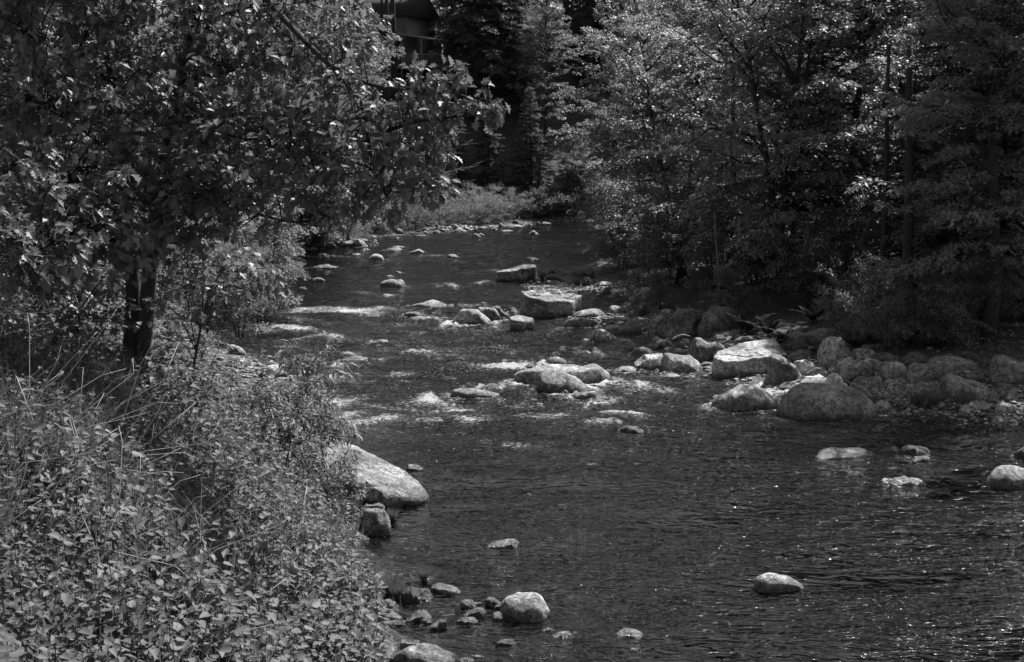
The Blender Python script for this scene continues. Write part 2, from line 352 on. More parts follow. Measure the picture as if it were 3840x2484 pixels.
# region | x0 x1 ytop ybase | outline | tone | options | label
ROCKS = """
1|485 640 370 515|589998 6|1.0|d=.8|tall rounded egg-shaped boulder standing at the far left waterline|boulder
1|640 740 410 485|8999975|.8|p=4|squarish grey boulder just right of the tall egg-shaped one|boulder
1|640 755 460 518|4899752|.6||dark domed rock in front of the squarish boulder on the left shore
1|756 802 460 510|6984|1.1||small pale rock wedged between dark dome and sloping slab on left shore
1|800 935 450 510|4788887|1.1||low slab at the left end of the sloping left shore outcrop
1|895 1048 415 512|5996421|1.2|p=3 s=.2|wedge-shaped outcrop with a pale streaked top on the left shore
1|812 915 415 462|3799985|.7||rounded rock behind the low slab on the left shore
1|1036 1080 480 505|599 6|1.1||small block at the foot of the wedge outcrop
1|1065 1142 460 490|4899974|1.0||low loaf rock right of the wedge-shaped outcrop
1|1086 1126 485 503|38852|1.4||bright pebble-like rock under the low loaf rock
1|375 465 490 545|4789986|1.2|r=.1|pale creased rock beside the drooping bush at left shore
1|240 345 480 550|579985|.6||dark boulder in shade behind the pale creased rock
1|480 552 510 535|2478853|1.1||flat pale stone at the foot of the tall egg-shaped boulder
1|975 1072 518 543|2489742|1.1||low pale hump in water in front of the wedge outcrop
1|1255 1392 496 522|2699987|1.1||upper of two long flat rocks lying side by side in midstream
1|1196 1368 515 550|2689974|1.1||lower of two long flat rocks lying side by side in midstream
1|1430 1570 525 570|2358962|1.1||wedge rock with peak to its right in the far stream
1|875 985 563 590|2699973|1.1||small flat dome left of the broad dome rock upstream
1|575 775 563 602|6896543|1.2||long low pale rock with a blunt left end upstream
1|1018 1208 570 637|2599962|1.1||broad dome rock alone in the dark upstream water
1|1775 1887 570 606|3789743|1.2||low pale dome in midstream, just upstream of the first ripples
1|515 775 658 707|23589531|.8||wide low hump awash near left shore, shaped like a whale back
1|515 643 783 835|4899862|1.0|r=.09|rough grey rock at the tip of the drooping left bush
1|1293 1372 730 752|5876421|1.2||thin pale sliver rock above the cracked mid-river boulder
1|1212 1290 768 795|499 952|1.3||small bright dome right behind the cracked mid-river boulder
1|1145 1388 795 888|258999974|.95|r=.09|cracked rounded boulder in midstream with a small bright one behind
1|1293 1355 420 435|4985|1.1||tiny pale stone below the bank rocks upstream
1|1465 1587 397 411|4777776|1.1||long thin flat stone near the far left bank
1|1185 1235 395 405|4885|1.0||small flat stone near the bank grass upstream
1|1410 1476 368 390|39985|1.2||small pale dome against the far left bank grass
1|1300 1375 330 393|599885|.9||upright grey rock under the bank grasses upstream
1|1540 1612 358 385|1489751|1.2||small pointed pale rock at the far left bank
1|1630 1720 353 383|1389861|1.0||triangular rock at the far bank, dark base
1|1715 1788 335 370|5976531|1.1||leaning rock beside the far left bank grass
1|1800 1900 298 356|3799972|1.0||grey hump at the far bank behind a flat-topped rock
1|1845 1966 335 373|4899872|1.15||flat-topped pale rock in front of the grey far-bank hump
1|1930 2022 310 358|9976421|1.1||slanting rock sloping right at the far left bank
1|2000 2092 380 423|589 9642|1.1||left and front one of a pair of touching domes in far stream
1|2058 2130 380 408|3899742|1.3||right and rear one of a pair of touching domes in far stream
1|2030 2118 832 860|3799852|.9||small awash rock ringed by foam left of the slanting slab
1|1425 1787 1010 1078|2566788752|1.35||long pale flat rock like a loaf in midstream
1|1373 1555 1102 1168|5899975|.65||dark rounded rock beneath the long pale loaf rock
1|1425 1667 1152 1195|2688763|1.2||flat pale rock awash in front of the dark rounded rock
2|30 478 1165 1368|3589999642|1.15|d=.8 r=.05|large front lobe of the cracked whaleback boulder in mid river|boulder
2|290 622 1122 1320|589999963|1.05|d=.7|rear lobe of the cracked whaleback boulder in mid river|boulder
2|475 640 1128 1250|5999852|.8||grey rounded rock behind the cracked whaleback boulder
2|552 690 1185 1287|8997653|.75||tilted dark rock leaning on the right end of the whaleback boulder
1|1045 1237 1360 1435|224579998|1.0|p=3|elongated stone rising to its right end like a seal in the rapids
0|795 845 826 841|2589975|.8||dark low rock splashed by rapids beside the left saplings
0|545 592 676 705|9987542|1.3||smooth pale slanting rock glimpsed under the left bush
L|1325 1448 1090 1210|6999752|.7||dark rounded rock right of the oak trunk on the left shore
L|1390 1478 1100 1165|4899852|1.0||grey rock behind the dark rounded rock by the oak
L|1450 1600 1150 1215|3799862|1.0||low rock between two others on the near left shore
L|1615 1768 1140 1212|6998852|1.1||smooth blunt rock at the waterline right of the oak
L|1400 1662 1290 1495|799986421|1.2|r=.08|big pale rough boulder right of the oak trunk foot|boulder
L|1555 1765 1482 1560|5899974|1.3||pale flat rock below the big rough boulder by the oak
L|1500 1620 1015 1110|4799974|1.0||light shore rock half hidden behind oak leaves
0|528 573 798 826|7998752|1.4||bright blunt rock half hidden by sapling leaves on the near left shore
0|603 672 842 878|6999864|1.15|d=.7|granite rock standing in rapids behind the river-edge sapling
2|1418 1532 88 192|5899985|1.0|d=.7|round ball-like boulder standing at the far river bend|boulder
2|1628 1738 135 197|9975431|1.1||slanting rock right of the round boulder at the far bend
2|1700 1766 150 193|9764321|.9||narrow slanting rock behind its larger twin at the far bend
2|1603 1848 213 268|26899985|1.0|d=.6|large oval boulder in the water at the far bend|boulder
2|675 838 247 285|3689985|1.2||pale oval rock at the edge of the far bank
2|560 628 225 272|3799752|1.2||knobbly rock beside the far-bank grass
2|705 792 185 238|3799984|.7||grey rock tucked in the far-bank grass
2|795 868 228 264|4996532|1.2||pale small wedge right of the oval rock on the far bank
2|978 1032 203 242|2599652|1.2||little stacked rock under the far-bank bush
2|1035 1145 210 247|6999875|1.3||smooth pale low rock at the end of the far-bank grass
2|890 947 232 254|3898752|1.1||small flat shore stone between pale rocks of the far bank
2|462 557 265 310|1469972|1.2||pointed little pyramid rock off the far bank
2|583 728 295 325|5788863|1.2||low long pale stone off the far bank
2|883 1010 298 352|2489741|1.1||pyramid rock alone in the far midstream
2|1363 1422 303 325|3698952|1.2||small pale awash stone in the far riffle
2|1063 1160 550 582|2699942|1.2||small pale dome left of the little flat rock upstream
2|1248 1362 515 545|1367987|1.2||little flat rock rising to the right upstream
2|652 714 578 599|3898532|1.1||tiny rock left of the low dome above the slanting slab
2|845 1024 590 643|4999752|1.1||low dome behind the big slanting slab
2|630 765 838 882|4677886|1.2||flat pale stone at the foot of the slanting slab
2|940 1010 780 850|9 7531|1.0||small light rock leaning at the right end of the slanting slab
2|1100 1200 722 802|1479852|.9|r=.1|pointed knob rock on top of the bar rocks
2|1075 1265 785 865|3799875|.7||broad dark rock under the pointed knob
2|1068 1302 848 932|499987 6|.65||dark oblong dome at the front of the bar rocks
2|1238 1332 840 886|4899862|1.0||rock squeezed between dark oblong dome and round dark rock
2|1300 1392 862 912|4899974|1.1||small rounded rock at the edge of the cobble bar
2|1268 1342 822 856|3799752|1.1||pale small rock beside the mossy hump on the bar
2|1348 1625 703 830|25788998|.7|m=1|mossy hump with plants draped over it under the overhanging leaves|boulder
2|1478 1622 820 940|5999986|.7|d=.8|round dark boulder at the edge of the tree shade on the bar|boulder
2|1610 1835 865 942|3689975|1.15||flat sunlit boulder at the edge of the tree shade
2|1498 1642 955 1002|4799764|1.0||low wet stone in the little pool
2|1720 1835 935 1012|5999986|.4||nearly black round rock beside the little pool
2|1832 1957 1062 1112|2479996|.45||dark flat rock under the twigs beside the pool
2|900 1268 1160 1268|1257899987531|1.2|r=.05 p=2.6|pale wedge boulder in front of the table-like block|boulder
2|1235 1320 1200 1262|6999863|.8||small rock between pale wedge and flat pale rocks
2|1308 1788 1170 1278|1245677999864|1.35||long pale flat rock on the cobble bar|boulder
2|1768 2012 1140 1242|69998752|1.3|r=.05|smooth pale boulder at the head of the gravel patch|boulder
2|2003 2107 1200 1252|3799863|1.2||small pale rock right of the smooth pale gravel-patch boulder
2|1262 1652 1255 1395|379999752|1.05|d=.7|broad rounded boulder in front of the gravel patch|boulder
2|1578 1718 1288 1352|6886678|1.2|r=.1|knobbly pale rock behind the broad rounded boulder
2|650 772 1148 1202|4799752|1.0||small grey rock behind the dark pointed one by the squarish block
2|684 857 1180 1238|4999643|.9||low rock tapering right behind the squarish block
2|470 632 1297 1337|2456886|1.2||low pale stone between whaleback and squarish block
2|610 683 1288 1322|5899985|1.3||little white stone left of the squarish block
2|358 432 1098 1118|3797531|1.2||small pale sliver behind the whaleback boulder
2|1568 1948 1370 1558|57999764321|1.15|p=2.8 r=.05|pale peaked boulder with dark right flank|boulder
2|1828 2168 1310 1398|4699876532|.6||dark flat rock at the back of the wet slabs
2|1650 2158 1332 1475|3456789865|.65|p=3|wide dark wet slab behind the pale peaked boulder|boulder
4|562 700 220 300|1479999|1.2||pale top rock left of the huge mossy boulder
4|503 655 288 420|5799999|.8||grey boulder below the pale top rock by the mossy boulder|boulder
4|575 1098 158 562|13579999887|.62|d=.75 m=1 r=.07|huge dark mossy boulder at the head of the rock pile|boulder
4|1028 1525 180 500|4799999988|.5|d=.6 m=1|wide dark boulder behind the split one under the ferns|boulder
4|978 1390 235 525|3799986421|.75|d=.6 m=1|split boulder with a sunlit crown beside the huge mossy one|boulder
4|1180 1492 445 522|233455899|.7|p=4|slanting slab with a thin bright upper edge in the rock pile
4|848 1372 497 828|2799887653|.72|d=.7 m=1 r=.07|craggy dark boulder behind the clean-cut block|boulder
4|783 912 553 662|2799999|.85||narrow rock leaning on the left of the craggy dark boulder
4|492 722 562 668|3999976|1.0||smooth oval boulder at the water left of the craggy one
4|438 562 605 678|4899653|1.2||small pale rock left of the smooth oval boulder
4|608 792 645 700|3799999|1.15||flat light rock between smooth oval and craggy boulders
4|695 857 655 730|1489998|1.4||bright angular stone behind the creased boulder
4|262 524 638 752|5999853|.9||domed rock at the tip of the rock pile
4|283 645 703 918|58999999|1.0|d=.8|blocky rounded boulder with dark left end at the pile tip|boulder
4|565 1070 722 958|599999752|.85|d=.7 r=.06|creased rounded boulder in water left of the clean-cut block|boulder
4|33 358 865 942|2699973|.95||low grey dome in the water at the pile tip
4|610 893 950 1002|3799642|1.1||flat pale stone before the creased boulder
4|1715 2158 715 1078|1499986532|.62|p=2.8 d=.7|dark triangular boulder leaning against the clean-cut block|boulder
4|1020 1155 815 870|2799986|1.1||small rounded rock in the gap left of the clean-cut block
4|1042 1162 858 912|4899974|1.1||pale dome at the waterline left of the clean-cut block
4|1112 1212 925 967|3799863|.6||small dark wet stone at the left foot of the clean-cut block
4|1140 1920 1035 1372|24579998753|.9|d=.75 r=.055 m=.5|big tent-shaped boulder standing in the water|boulder
4|1155 1260 1180 1250|4799997|1.0||small pale rock behind the left end of the tent-shaped boulder
4|1785 1950 1093 1182|3579863|.6||little dark rock behind the tent-shaped boulder
4|1155 1405 505 585|6998765|1.1|r=.09|pale crumbly rock behind the craggy dark boulder
4|1378 1645 525 622|279998 6|.55||dark dome behind the clean-cut block
4|1328 1405 500 545|5996|.8||small knob between pale crumbly rock and dark dome
4|1400 1520 500 560|4799975|.8||pale-rimmed rock above the dark dome
4|1970 2265 645 822|34568997|.5|p=3|dark wedge boulder rising right, behind the triangular one|boulder
5|-240 560 380 580|5699999864|.35|m=1|long dark mossy boulder at the forest edge|boulder
5|207 572 465 788|68999998653|.85|d=.8 m=.7 r=.05|tall round boulder with a fern on its right shoulder|boulder
5|570 808 580 692|5899974|.75||oval rock right of the fern boulder
5|640 762 540 600|4899985|.6||dull rock behind the oval rock by the fern
5|758 1068 618 732|4799875|.4|d=.6|dark dome in shade at the back of the rock pile|boulder
5|1068 1382 620 768|1479998752|.5|m=1|dark pyramid-like boulder at the back of the rock pile|boulder
5|1365 1890 670 862|489998764|.62|p=3 s=.2 m=.6|long boulder with a dim sunlit top at the back right|boulder
5|1638 1902 615 730|5899974|.3|m=1|almost black boulder behind the long dim-topped one|boulder
5|1885 2035 705 802|5989864|.35||dark squat rock between long boulder and the right-edge block
5|2010 2480 670 952|799987777|.42|p=3.6 d=.7 m=.7|massive dark block at the right edge of the picture|boulder
5|1745 2005 800 948|2479998|.4||dark leaning slab below the massive right-edge block
5|1638 1738 838 918|4899864|.4|r=.12|small knobbly stone perched above the wide dark boulder
5|1143 1565 735 945|79988 8876|.5|d=.7|fractured dark boulder right of the smooth oblong one|boulder
5|843 1143 715 908|79999976|.65|p=3 d=.8|smooth oblong boulder with a chipped underside|boulder
5|608 865 688 802|5799875|.8||light flat boulder behind the smooth oblong one
5|353 562 675 808|3578999|1.1|p=3|pale leaning slab in front of the fern boulder
5|412 765 715 932|2699999863|.7|d=.7|round-shouldered boulder behind the black-topped one|boulder
5|508 798 748 935|1479998 64|.35|r=.08|black-topped craggy boulder in the middle of the pile|boulder
5|287 435 788 868|4899974|.5||small dark dome between pale leaning slab and pale dome
5|-60 215 705 868|8999853|1.3||pale broad rock behind the triangular dark boulder
5|78 305 770 888|2699862|.8||grey low pyramid rock on the pale broad rock
5|-20 255 862 948|6976688|1.25|r=.08|pale lumpy rock between dark boulders
5|248 505 845 1025|489997532|1.2|d=.8|smooth pale dome behind the two dark front boulders|boulder
5|-237 452 905 1045|24578999964|.6|m=1|speckled dark boulder behind the great front boulder|boulder
5|-250 765 970 1362|3589999998753|.62|d=.75 m=.9 r=.05 c=1|great broad mossy boulder standing in the water at the pile front|boulder
5|560 898 868 1035|6899998|.5||dark rock at the back of the faceted boulder
5|503 818 922 1192|389987542|.6|p=3 r=.07 c=8|dark faceted boulder right of the great mossy one|boulder
5|483 645 995 1115|3999752|.55||thin upright rock between great mossy and faceted boulders
5|795 925 1030 1122|9975432|.9|r=.09|light-edged sloping rock at the foot of the faceted boulder
5|718 1064 1132 1302|37999875431|.6|d=.7|rounded rock with a pale lichen patch at the waterline|boulder
5|1463 2062 880 1170|4899887776531|.45|d=.7 p=2.8|wide dark boulder at right waterline behind the grass|boulder
5|2000 2115 1045 1168|4899974|.5||egg-like dark stone at the right foot of the wide dark boulder
5|2053 2295 960 1108|4899986|.4||dark rounded rock below the massive right-edge block
5|2188 2295 1060 1132|2599863|.5||small dark pointed rock near the right frame edge
5|1683 2058 1135 1242|599887766|.9|p=3|flat pale slab on the shore under the wide dark boulder|boulder
5|1693 1955 1205 1285|6987653|.95||low tongue of rock at the foot of the flat pale slab
5|2073 2312 1165 1288|4898876|.8|p=3|square shore rock near the right frame edge
5|1458 1555 1150 1218|4899974|.6||small grey stone beside the shore grass
5|768 895 830 908|4799753|.9||small light stone under the smooth oblong boulder
5|928 1004 915 950|3998|1.1||pale cobble highest on the cobble patch
5|1048 1124 915 962|4899985|.6||dark cobble at the top of the cobble patch
5|926 1032 948 992|4799875|.8||oval cobble at the left of the cobble patch
5|1128 1255 980 1025|4799875|.6||broad dark cobble in the middle of the cobble patch
5|1318 1415 990 1045|4899985|.6||round cobble at the right of the cobble patch
5|1086 1154 1030 1064|4899985|.6||small dark cobble low on the cobble patch
5|1228 1330 1035 1090|4899985|.7||mid-grey cobble low beside the grass tuft
5|763 945 1407 1462|4799863|.9||small dome alone in the dark pool below the rock pile
5|1028 1108 1360 1380|3588753|.8||thin stone barely awash in the dark pool
3|968 2062 370 610|567889999987997 6|1.35|p=2.7 d=.5 r=.04|long pale sculpted boulder lying across mid river|boulder
3|1208 1845 398 722|688999976531|.85|d=.75 r=.06 m=.6|rough dark-bellied boulder in front of the long pale one|boulder
3|1618 1944 660 770|368999 74|1.0|d=.7|oval stone at the right foot of the rough dark-bellied boulder
3|1825 2062 755 808|3799764|.9||low stone below the oval one in mid river
3|1303 1595 290 388|59999852|.8|d=.7|smooth dome behind the long pale boulder
3|1523 1853 170 242|2896542|.7||ragged low rock awash upstream of the long pale boulder
3|1083 1238 350 415|2599642|.4||small black rock in the rapids left of the long pale boulder
3|268 875 613 748|7998787655321|1.45|p=2.6 d=.4 r=.035|pale peanut-shaped rock beside the main rapid|boulder
3|618 835 573 645|3699742|.9||grey hump behind the peanut-shaped rock
3|845 1025 682 718|2468753|1.2||thin slab trailing from the peanut-shaped rock
3|1208 1302 795 820|4788863|1.4||tiny white stone below the dark-bellied boulder
3|1818 2100 962 1025|2479973|1.1||pale low dome with foam on its left side
8|735 1110 187 275|25799 8887|.95|d=.6 r=.05|long lumpy grey rock in the dark water at right
8|1160 1292 177 240|1258987|.8|p=3|leaning leaf-shaped rock left of the broken one
8|1283 1482 178 262|4699997|.75|p=3 r=.09 c=8|broken angular rock in the dark water at right
8|1340 1484 235 300|1258999|.8|p=3 r=.07|pointed chip in front of the broken angular rock
8|1215 1425 375 438|2699985|1.1|r=.15 c=9|craggy wrinkled rock in the glittering water at right
8|1826 2140 310 458|2689999987|.7|d=.8 r=.05|rounded grey boulder cut by the right frame edge|boulder
8|2008 2180 170 270|2689999|.5||dark boulder higher on the right frame edge
8|368 692 983 1105|6999988753|1.15|d=.65 r=.045|smooth bean-shaped rock alone in the lower right water|boulder
8|1195 1450 1380 1412|2689642|1.0||low rock awash with bright splash at the bottom right
0|1130 1208 1248 1274|1357897|1.2||small pale rock alone in the lower middle of the river
0|1430 1504 1463 1487|3699964|.95||low smooth rock near the bottom edge right of the boulder group
0|1443 1502 982 1012|3799643|.6|r=.1|dark jagged rock awash below the long pale boulder
7|1590 1757 165 207|3589995|1.0||rounded low rock below the main rapid
7|1465 1638 565 630|4998752|1.0|r=.12|small craggy rock behind the great sloping boulder
7|908 1072 895 960|2479987|1.3||pale rock half hidden by grass left of the white flat one
7|1062 1298 893 975|4788999|1.35|p=4|white flat-topped rock above the big bank boulder
7|1035 1365 930 1210|469999986|1.1|d=.8 r=.05|big light boulder at the water's edge below the sloping one|boulder
7|960 1164 1183 1262|4899863|1.1||small light rock at the foot of the big light bank boulder
6|328 537 245 322|5998873|1.5||bright white rock behind thicket twigs at the lower left shore
6|168 335 255 325|4899864|1.3||pale rock almost hidden by leaves at the lower left shore
6|478 648 305 380|2689997|1.2||pale oval rock behind the crusted boulder
6|722 988 345 505|58999997|.9|r=.10 c=9 d=.8|crusted boulder with deep cracks and grass at its side|boulder
6|983 1274 320 425|58999 7 52|1.4|d=.65|bright smooth rock right of the crusted boulder
6|903 1012 263 302|3578863|1.4||bright sliver rock behind the crusted boulder
6|1678 1777 387 414|5878785|1.4|r=.12|tiny bright rock behind the largest rock of the lower group
6|523 708 460 553|3699863|.9|r=.1|ragged rock with dark weed left of the crusted boulder
6|1203 1253 500 528|4898753|1.4||tiny glinting rock left of the craggy brown-grey one
6|1248 1456 452 556|2989865|.85|r=.12 c=8|craggy angular rock behind the smooth dark wedge
6|1273 1494 530 632|1357998 5|.6|r=.02|smooth dark wedge-shaped stone in the lower group
6|1468 1625 447 543|5999863|.85||grey rounded rock touching the left side of the largest lower rock
6|1533 1645 505 562|2489998|.6||dark low rock between the grey one and the largest lower rock
6|1600 2080 418 660|68899999 842|1.3|d=.8 r=.05 D=.3|largest rock of the lower group, bright and rounded|boulder
6|1522 1706 583 664|5999753|.9||dark-bottomed oval rock left of the largest lower rock
6|1212 1414 620 694|5888875|1.0||oblong rock below the smooth dark wedge
6|757 1004 560 672|1369999 64|.95|d=.7|smooth domed rock in the lower left group
6|888 1003 628 682|3899875|1.0||small lobe rock in front of the smooth dome
6|538 750 588 665|4999974|1.1|p=3|flat-topped rock at the thicket edge in the lower group
6|598 783 645 712|3689885|1.2||low light rock in front of the flat-topped one
6|963 1144 618 738|12358 9|1.2|r=.1|jagged light rock rising to a point on its right
6|703 897 825 890|8999999|1.7|p=4|small white flat-topped rock near the bottom edge
6|610 1222 880 1080|58999987653|1.1|r=.07 p=2.6|ragged shore boulder at the bottom edge beside the thicket|boulder
6|1220 1380 980 1045|5889974|1.1||light rock cut by the bottom edge
6|1362 1468 960 1010|4899985|1.3||small bright rock right of the light one at the bottom edge
6|1548 1760 818 890|6888764|.45||black flat-topped stone near the bottom edge
6|1978 2090 713 760|2589975|1.4||bright small rock left of the bright wedge in the lower group
6|2048 2268 752 832|2479996|1.5||bright wedge rock at the right end of the lower group
6|1673 1748 952 995|2699863|.6|r=.12|tiny ragged dark rock at the bottom edge
6|225 415 450 605|3799975|1.35||white boulder seen through the lower thicket stems|boulder
6|555 724 548 578|4677764|.3||thin black flat stone below the ragged weedy rock
"""
SHORE = {'1': "rocks in the upper river and its left shore", '2': "rocks around the mid-river bar", '3': "rocks in the mid-river rapids", '4': "boulders of the right-bank pile",
         '5': "boulders of the right-bank pile", '6': "rocks of the lower left shallows", '7': "rocks at the near left shore", '8': "rocks in the dark water at right", '0': "rocks in the mid-river rapids", 'L': "rocks at the near left shore"}
WATERROCKS = []
for n_, line in enumerate([l for l in ROCKS.strip().split("\n") if l.strip()]):
    fld = line.split("|"); reg = REG[fld[0]]; a_ = [float(v) for v in fld[1].split()]
    x0, x1 = reg[0] + a_[0] * reg[2], reg[0] + a_[1] * reg[2]; yt, yb = reg[1] + a_[2] * reg[2], reg[1] + a_[3] * reg[2]
    op = dict(kv.split("=") for kv in fld[4].split()); G = lambda k, d: float(op.get(k, d))
    prof = fld[2].replace(" ", "")
    P = hit((x0 + x1) / 2, yb); dist = P[1]; th = math.atan2(CAMZ - P[2], P[1])
    W = (x1 - x0) * dist / F / cos(PITCH) * .99
    D = W * G('d', .7); hv = (yb - yt) * dist / F
    kD = G('D', .42)
    H = (hv - D * kD * sin(th)) / cos(th)
    if H < .45 * hv: D = max(.55 * hv / (kD * sin(th)), .3 * W); D = min(D, W); H = max((hv - D * kD * sin(th)) / cos(th), .35 * hv)
    if fld[0] == '5': W *= 1.1; H *= 1.12
    me = rock_mesh("rock", W, D, H, prof, G('p', 2.3), G('s', .12), G('r', .06) * 1.3, 100 + n_, deep=max(.35 * H, .15), ncut=int(G('c', 6 if len(fld) < 7 else 5)), q=G('q', 2.5 if G('p', 2.3) < 3.3 else 4.5))
    cat = "boulder" if len(fld) > 6 else "rock"
    o = obj(cat, me, M_ROCK)
    cy = P[1] + D * .45; gz = float(max(ground(P[0], P[1]), 0))
    yw = radians(G('y', ((n_ * 37) % 13) - 6))
    o.location = (P[0] * cy / P[1], cy, gz - .02); o.rotation_euler = (0, 0, yw)
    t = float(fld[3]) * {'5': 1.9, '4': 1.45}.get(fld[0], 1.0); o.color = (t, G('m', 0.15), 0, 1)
    tag(o, fld[5], cat, SHORE[fld[0]])
    WATERROCKS.append((o.location[0], cy, W, D))

# four clean-edged blocks, built from the corners of their top faces
import bmesh
def block(name, label, cat, group, top, tone, out=1.05, bev=.06, moss=.1, seed=0, zb=-.25):
    T = np.array([at_y(*t) for t in top]); c = T.mean(0); k = len(T)
    B = c + (T - c) * np.array([out, out, 1]); B[:, 2] = zb; o0 = np.array([c[0], c[1], 0]); V = np.concatenate([T, B]) - o0
    bm = bmesh.new(); vs = [bm.verts.new(v) for v in V]
    bm.faces.new(vs[:k]); bm.faces.new(vs[k:][::-1])
    for i in range(k): bm.faces.new((vs[i], vs[k + i], vs[k + (i + 1) % k], vs[(i + 1) % k]))
    bmesh.ops.recalc_face_normals(bm, faces=bm.faces)
    bmesh.ops.bevel(bm, geom=list(bm.edges), offset=bev, segments=2, affect='EDGES', profile=.6)
    bmesh.ops.triangulate(bm, faces=bm.faces)
    for _ in range(4):
        bmesh.ops.subdivide_edges(bm, edges=[e for e in bm.edges if e.calc_length() > .10], cuts=1); bmesh.ops.triangulate(bm, faces=bm.faces)
    me = bpy.data.meshes.new(name); bm.to_mesh(me); bm.free(); n = len(me.vertices); A = np.zeros(n * 3, np.float32); me.vertices.foreach_get("co", A); A = A.reshape(-1, 3).astype(float)
    A += .035 * np.stack([fbm(A * 1.4 + 7 * i + seed, 5, seed + i, .55) for i in range(3)], -1)
    led = np.abs(fbm(np.stack([A[:, 0] * .5, A[:, 1] * .5, A[:, 2] * 4 + A[:, 0] * .6], -1) + seed, 2, seed + 5)); A[:, 1] += .05 * (led < .1) * (A[:, 1] < 0)
    me.vertices.foreach_set("co", A.ravel().astype(np.float32)); me.polygons.foreach_set("use_smooth", np.ones(len(me.polygons), bool)); me.update()
    o = obj(name, me, M_ROCK); o.location = o0; o.color = (tone, moss, 0, 1); tag(o, label, cat, group)
block("boulder", "huge table-like block with flat layered top in mid river", "boulder", SHORE['2'], [(1948, 1089, 47), (2030, 1087, 47.8), (2119, 1091, 48), (2182, 1103, 47.4), (2150, 1130, 46.6), (2055, 1131, 46.3), (1985, 1113, 46.3)], .9, 1.05, .07, .1, 3)
block("boulder", "large clean-cut granite block with a bright sloping top", "boulder", SHORE['4'], [(2673, 1342, 34.9), (2694, 1313, 35.4), (2793, 1283, 36.0), (2898, 1267, 36.3), (2950, 1330, 35.4), (2908, 1334, 34.8), (2719, 1362, 34.5)], 1.25, 1.0, .05, .05, 11)
block("boulder", "dark squarish block standing in water before the table-like block", "boulder", SHORE['2'], [(1910, 1188, 43.6), (1940, 1180, 44.2), (1999, 1192, 44.2), (2001, 1201, 43.7), (1960, 1204, 43.4), (1914, 1200, 43.4)], .9, 1.0, .05, .1, 21)
block("boulder", "big dark slanting slab rising to a blunt right end", "boulder", SHORE['2'], [(1859, 1018, 58), (1925, 1003, 59.2), (1984, 987, 59.6), (2011, 993, 59.2), (2008, 1004, 58.4), (1960, 1007, 57.9), (1935, 1015, 57.7), (1866, 1025, 57.6)], .95, 1.0, .05, .1, 31)
block("boulder", "great sloping granite boulder running from the thicket into the river", "boulder", SHORE['7'], [(1100, 1575, 24.8), (1240, 1632, 24.4), (1400, 1700, 24.0), (1500, 1742, 23.7), (1578, 1795, 23.3), (1614, 1856, 22.9), (1560, 1868, 22.6), (1440, 1845, 22.4), (1330, 1800, 22.4), (1200, 1745, 22.5), (1080, 1700, 22.7)], 1.0, 1.05, .10, .6, 41)

# gravel and cobbles too small and too many to count
def pebbles(spots, name, label, seed):
    rg = np.random.RandomState(seed); mb = MB()
    ico = [(0, 0, -1), (.72, -.53, -.45), (-.28, -.85, -.45), (-.89, 0, -.45), (-.28, .85, -.45), (.72, .53, -.45), (.28, -.85, .45), (-.72, -.53, .45), (-.72, .53, .45), (.28, .85, .45), (.89, 0, .45), (0, 0, 1)]
    fc = [(0, 1, 2), (1, 0, 5), (0, 2, 3), (0, 3, 4), (0, 4, 5), (1, 5, 10), (2, 1, 6), (3, 2, 7), (4, 3, 8), (5, 4, 9), (1, 10, 6), (2, 6, 7), (3, 7, 8), (4, 8, 9), (5, 9, 10), (6, 10, 11), (7, 6, 11), (8, 7, 11), (9, 8, 11), (10, 9, 11)]
    ico = np.array(ico); V = []; 
    for (px, py, rx, ry, n, s0) in spots:
        for _ in range(n):
            a = rg.rand() * 2 * pi; r = math.sqrt(rg.rand()); P = hit(px + rx * r * cos(a), py + ry * r * sin(a)) if _ % 12 == 0 else P
            q_ = P + np.array([rg.randn() * .35, rg.randn() * .5, 0]); z = float(max(ground(q_[0], q_[1]), -.1))
            s = s0 * rg.uniform(.5, 1.6); sc = s * np.array([rg.uniform(.8, 1.3), rg.uniform(.7, 1.1), rg.uniform(.4, .7)])
            c_, s_ = cos(a), sin(a); v = ico * (1 + .12 * rg.randn(12, 1)) * sc; v = np.stack([v[:, 0] * c_ - v[:, 1] * s_, v[:, 0] * s_ + v[:, 1] * c_, v[:, 2]], -1)
            V.append(v + np.array([q_[0], q_[1], max(z, .0) + .2 * s]))
    V = np.concatenate(V); k = len(V) // 12
    L_ = (np.array(fc)[None] + 12 * np.arange(k)[:, None, None]).reshape(-1)
    o = obj(name, make_mesh(name, V, L_, np.full(20 * k, 3), True), M_PEB); tag(o, label, "gravel", None, "stuff")
m, nt, out = new_mat("pebble"); g = N(nt); geo = g("ShaderNodeNewGeometry")
nn_ = g("ShaderNodeTexNoise", {"Vector": geo.outputs["Position"], "Scale": 40.0, "Detail": 4.0}).outputs[0]
cc_ = g.math('MULTIPLY', g.ramp(geo.outputs["Random Per Island"], [(0, .04), (.6, .12), (1, .3)]), g.math('ADD', nn_, .5))
nt.links.new(g("ShaderNodeBsdfPrincipled", {"Base Color": cc_, "Roughness": .7}).outputs[0], out.inputs[0]); M_PEB = m
pebbles([(2150, 1080, 120, 16, 900, .06), (2060, 1082, 60, 8, 300, .06), (2330, 1060, 60, 14, 300, .06)], "gravel", "pale gravel bar beside the little pool behind the table-like block", 1)
pebbles([(2400, 1192, 110, 18, 1000, .055), (2300, 1190, 60, 12, 300, .055), (2450, 1225, 60, 12, 300, .05)], "gravel", "sunlit gravel patch between the pale flat rocks and mossy boulder", 2)
pebbles([(3380, 1455, 110, 50, 1300, .035), (3450, 1470, 120, 30, 200, .055), (3700, 1540, 90, 15, 200, .035), (3780, 1500, 80, 40, 80, .045)], "gravel", "shaded cobbles and gravel on the right shore", 3)
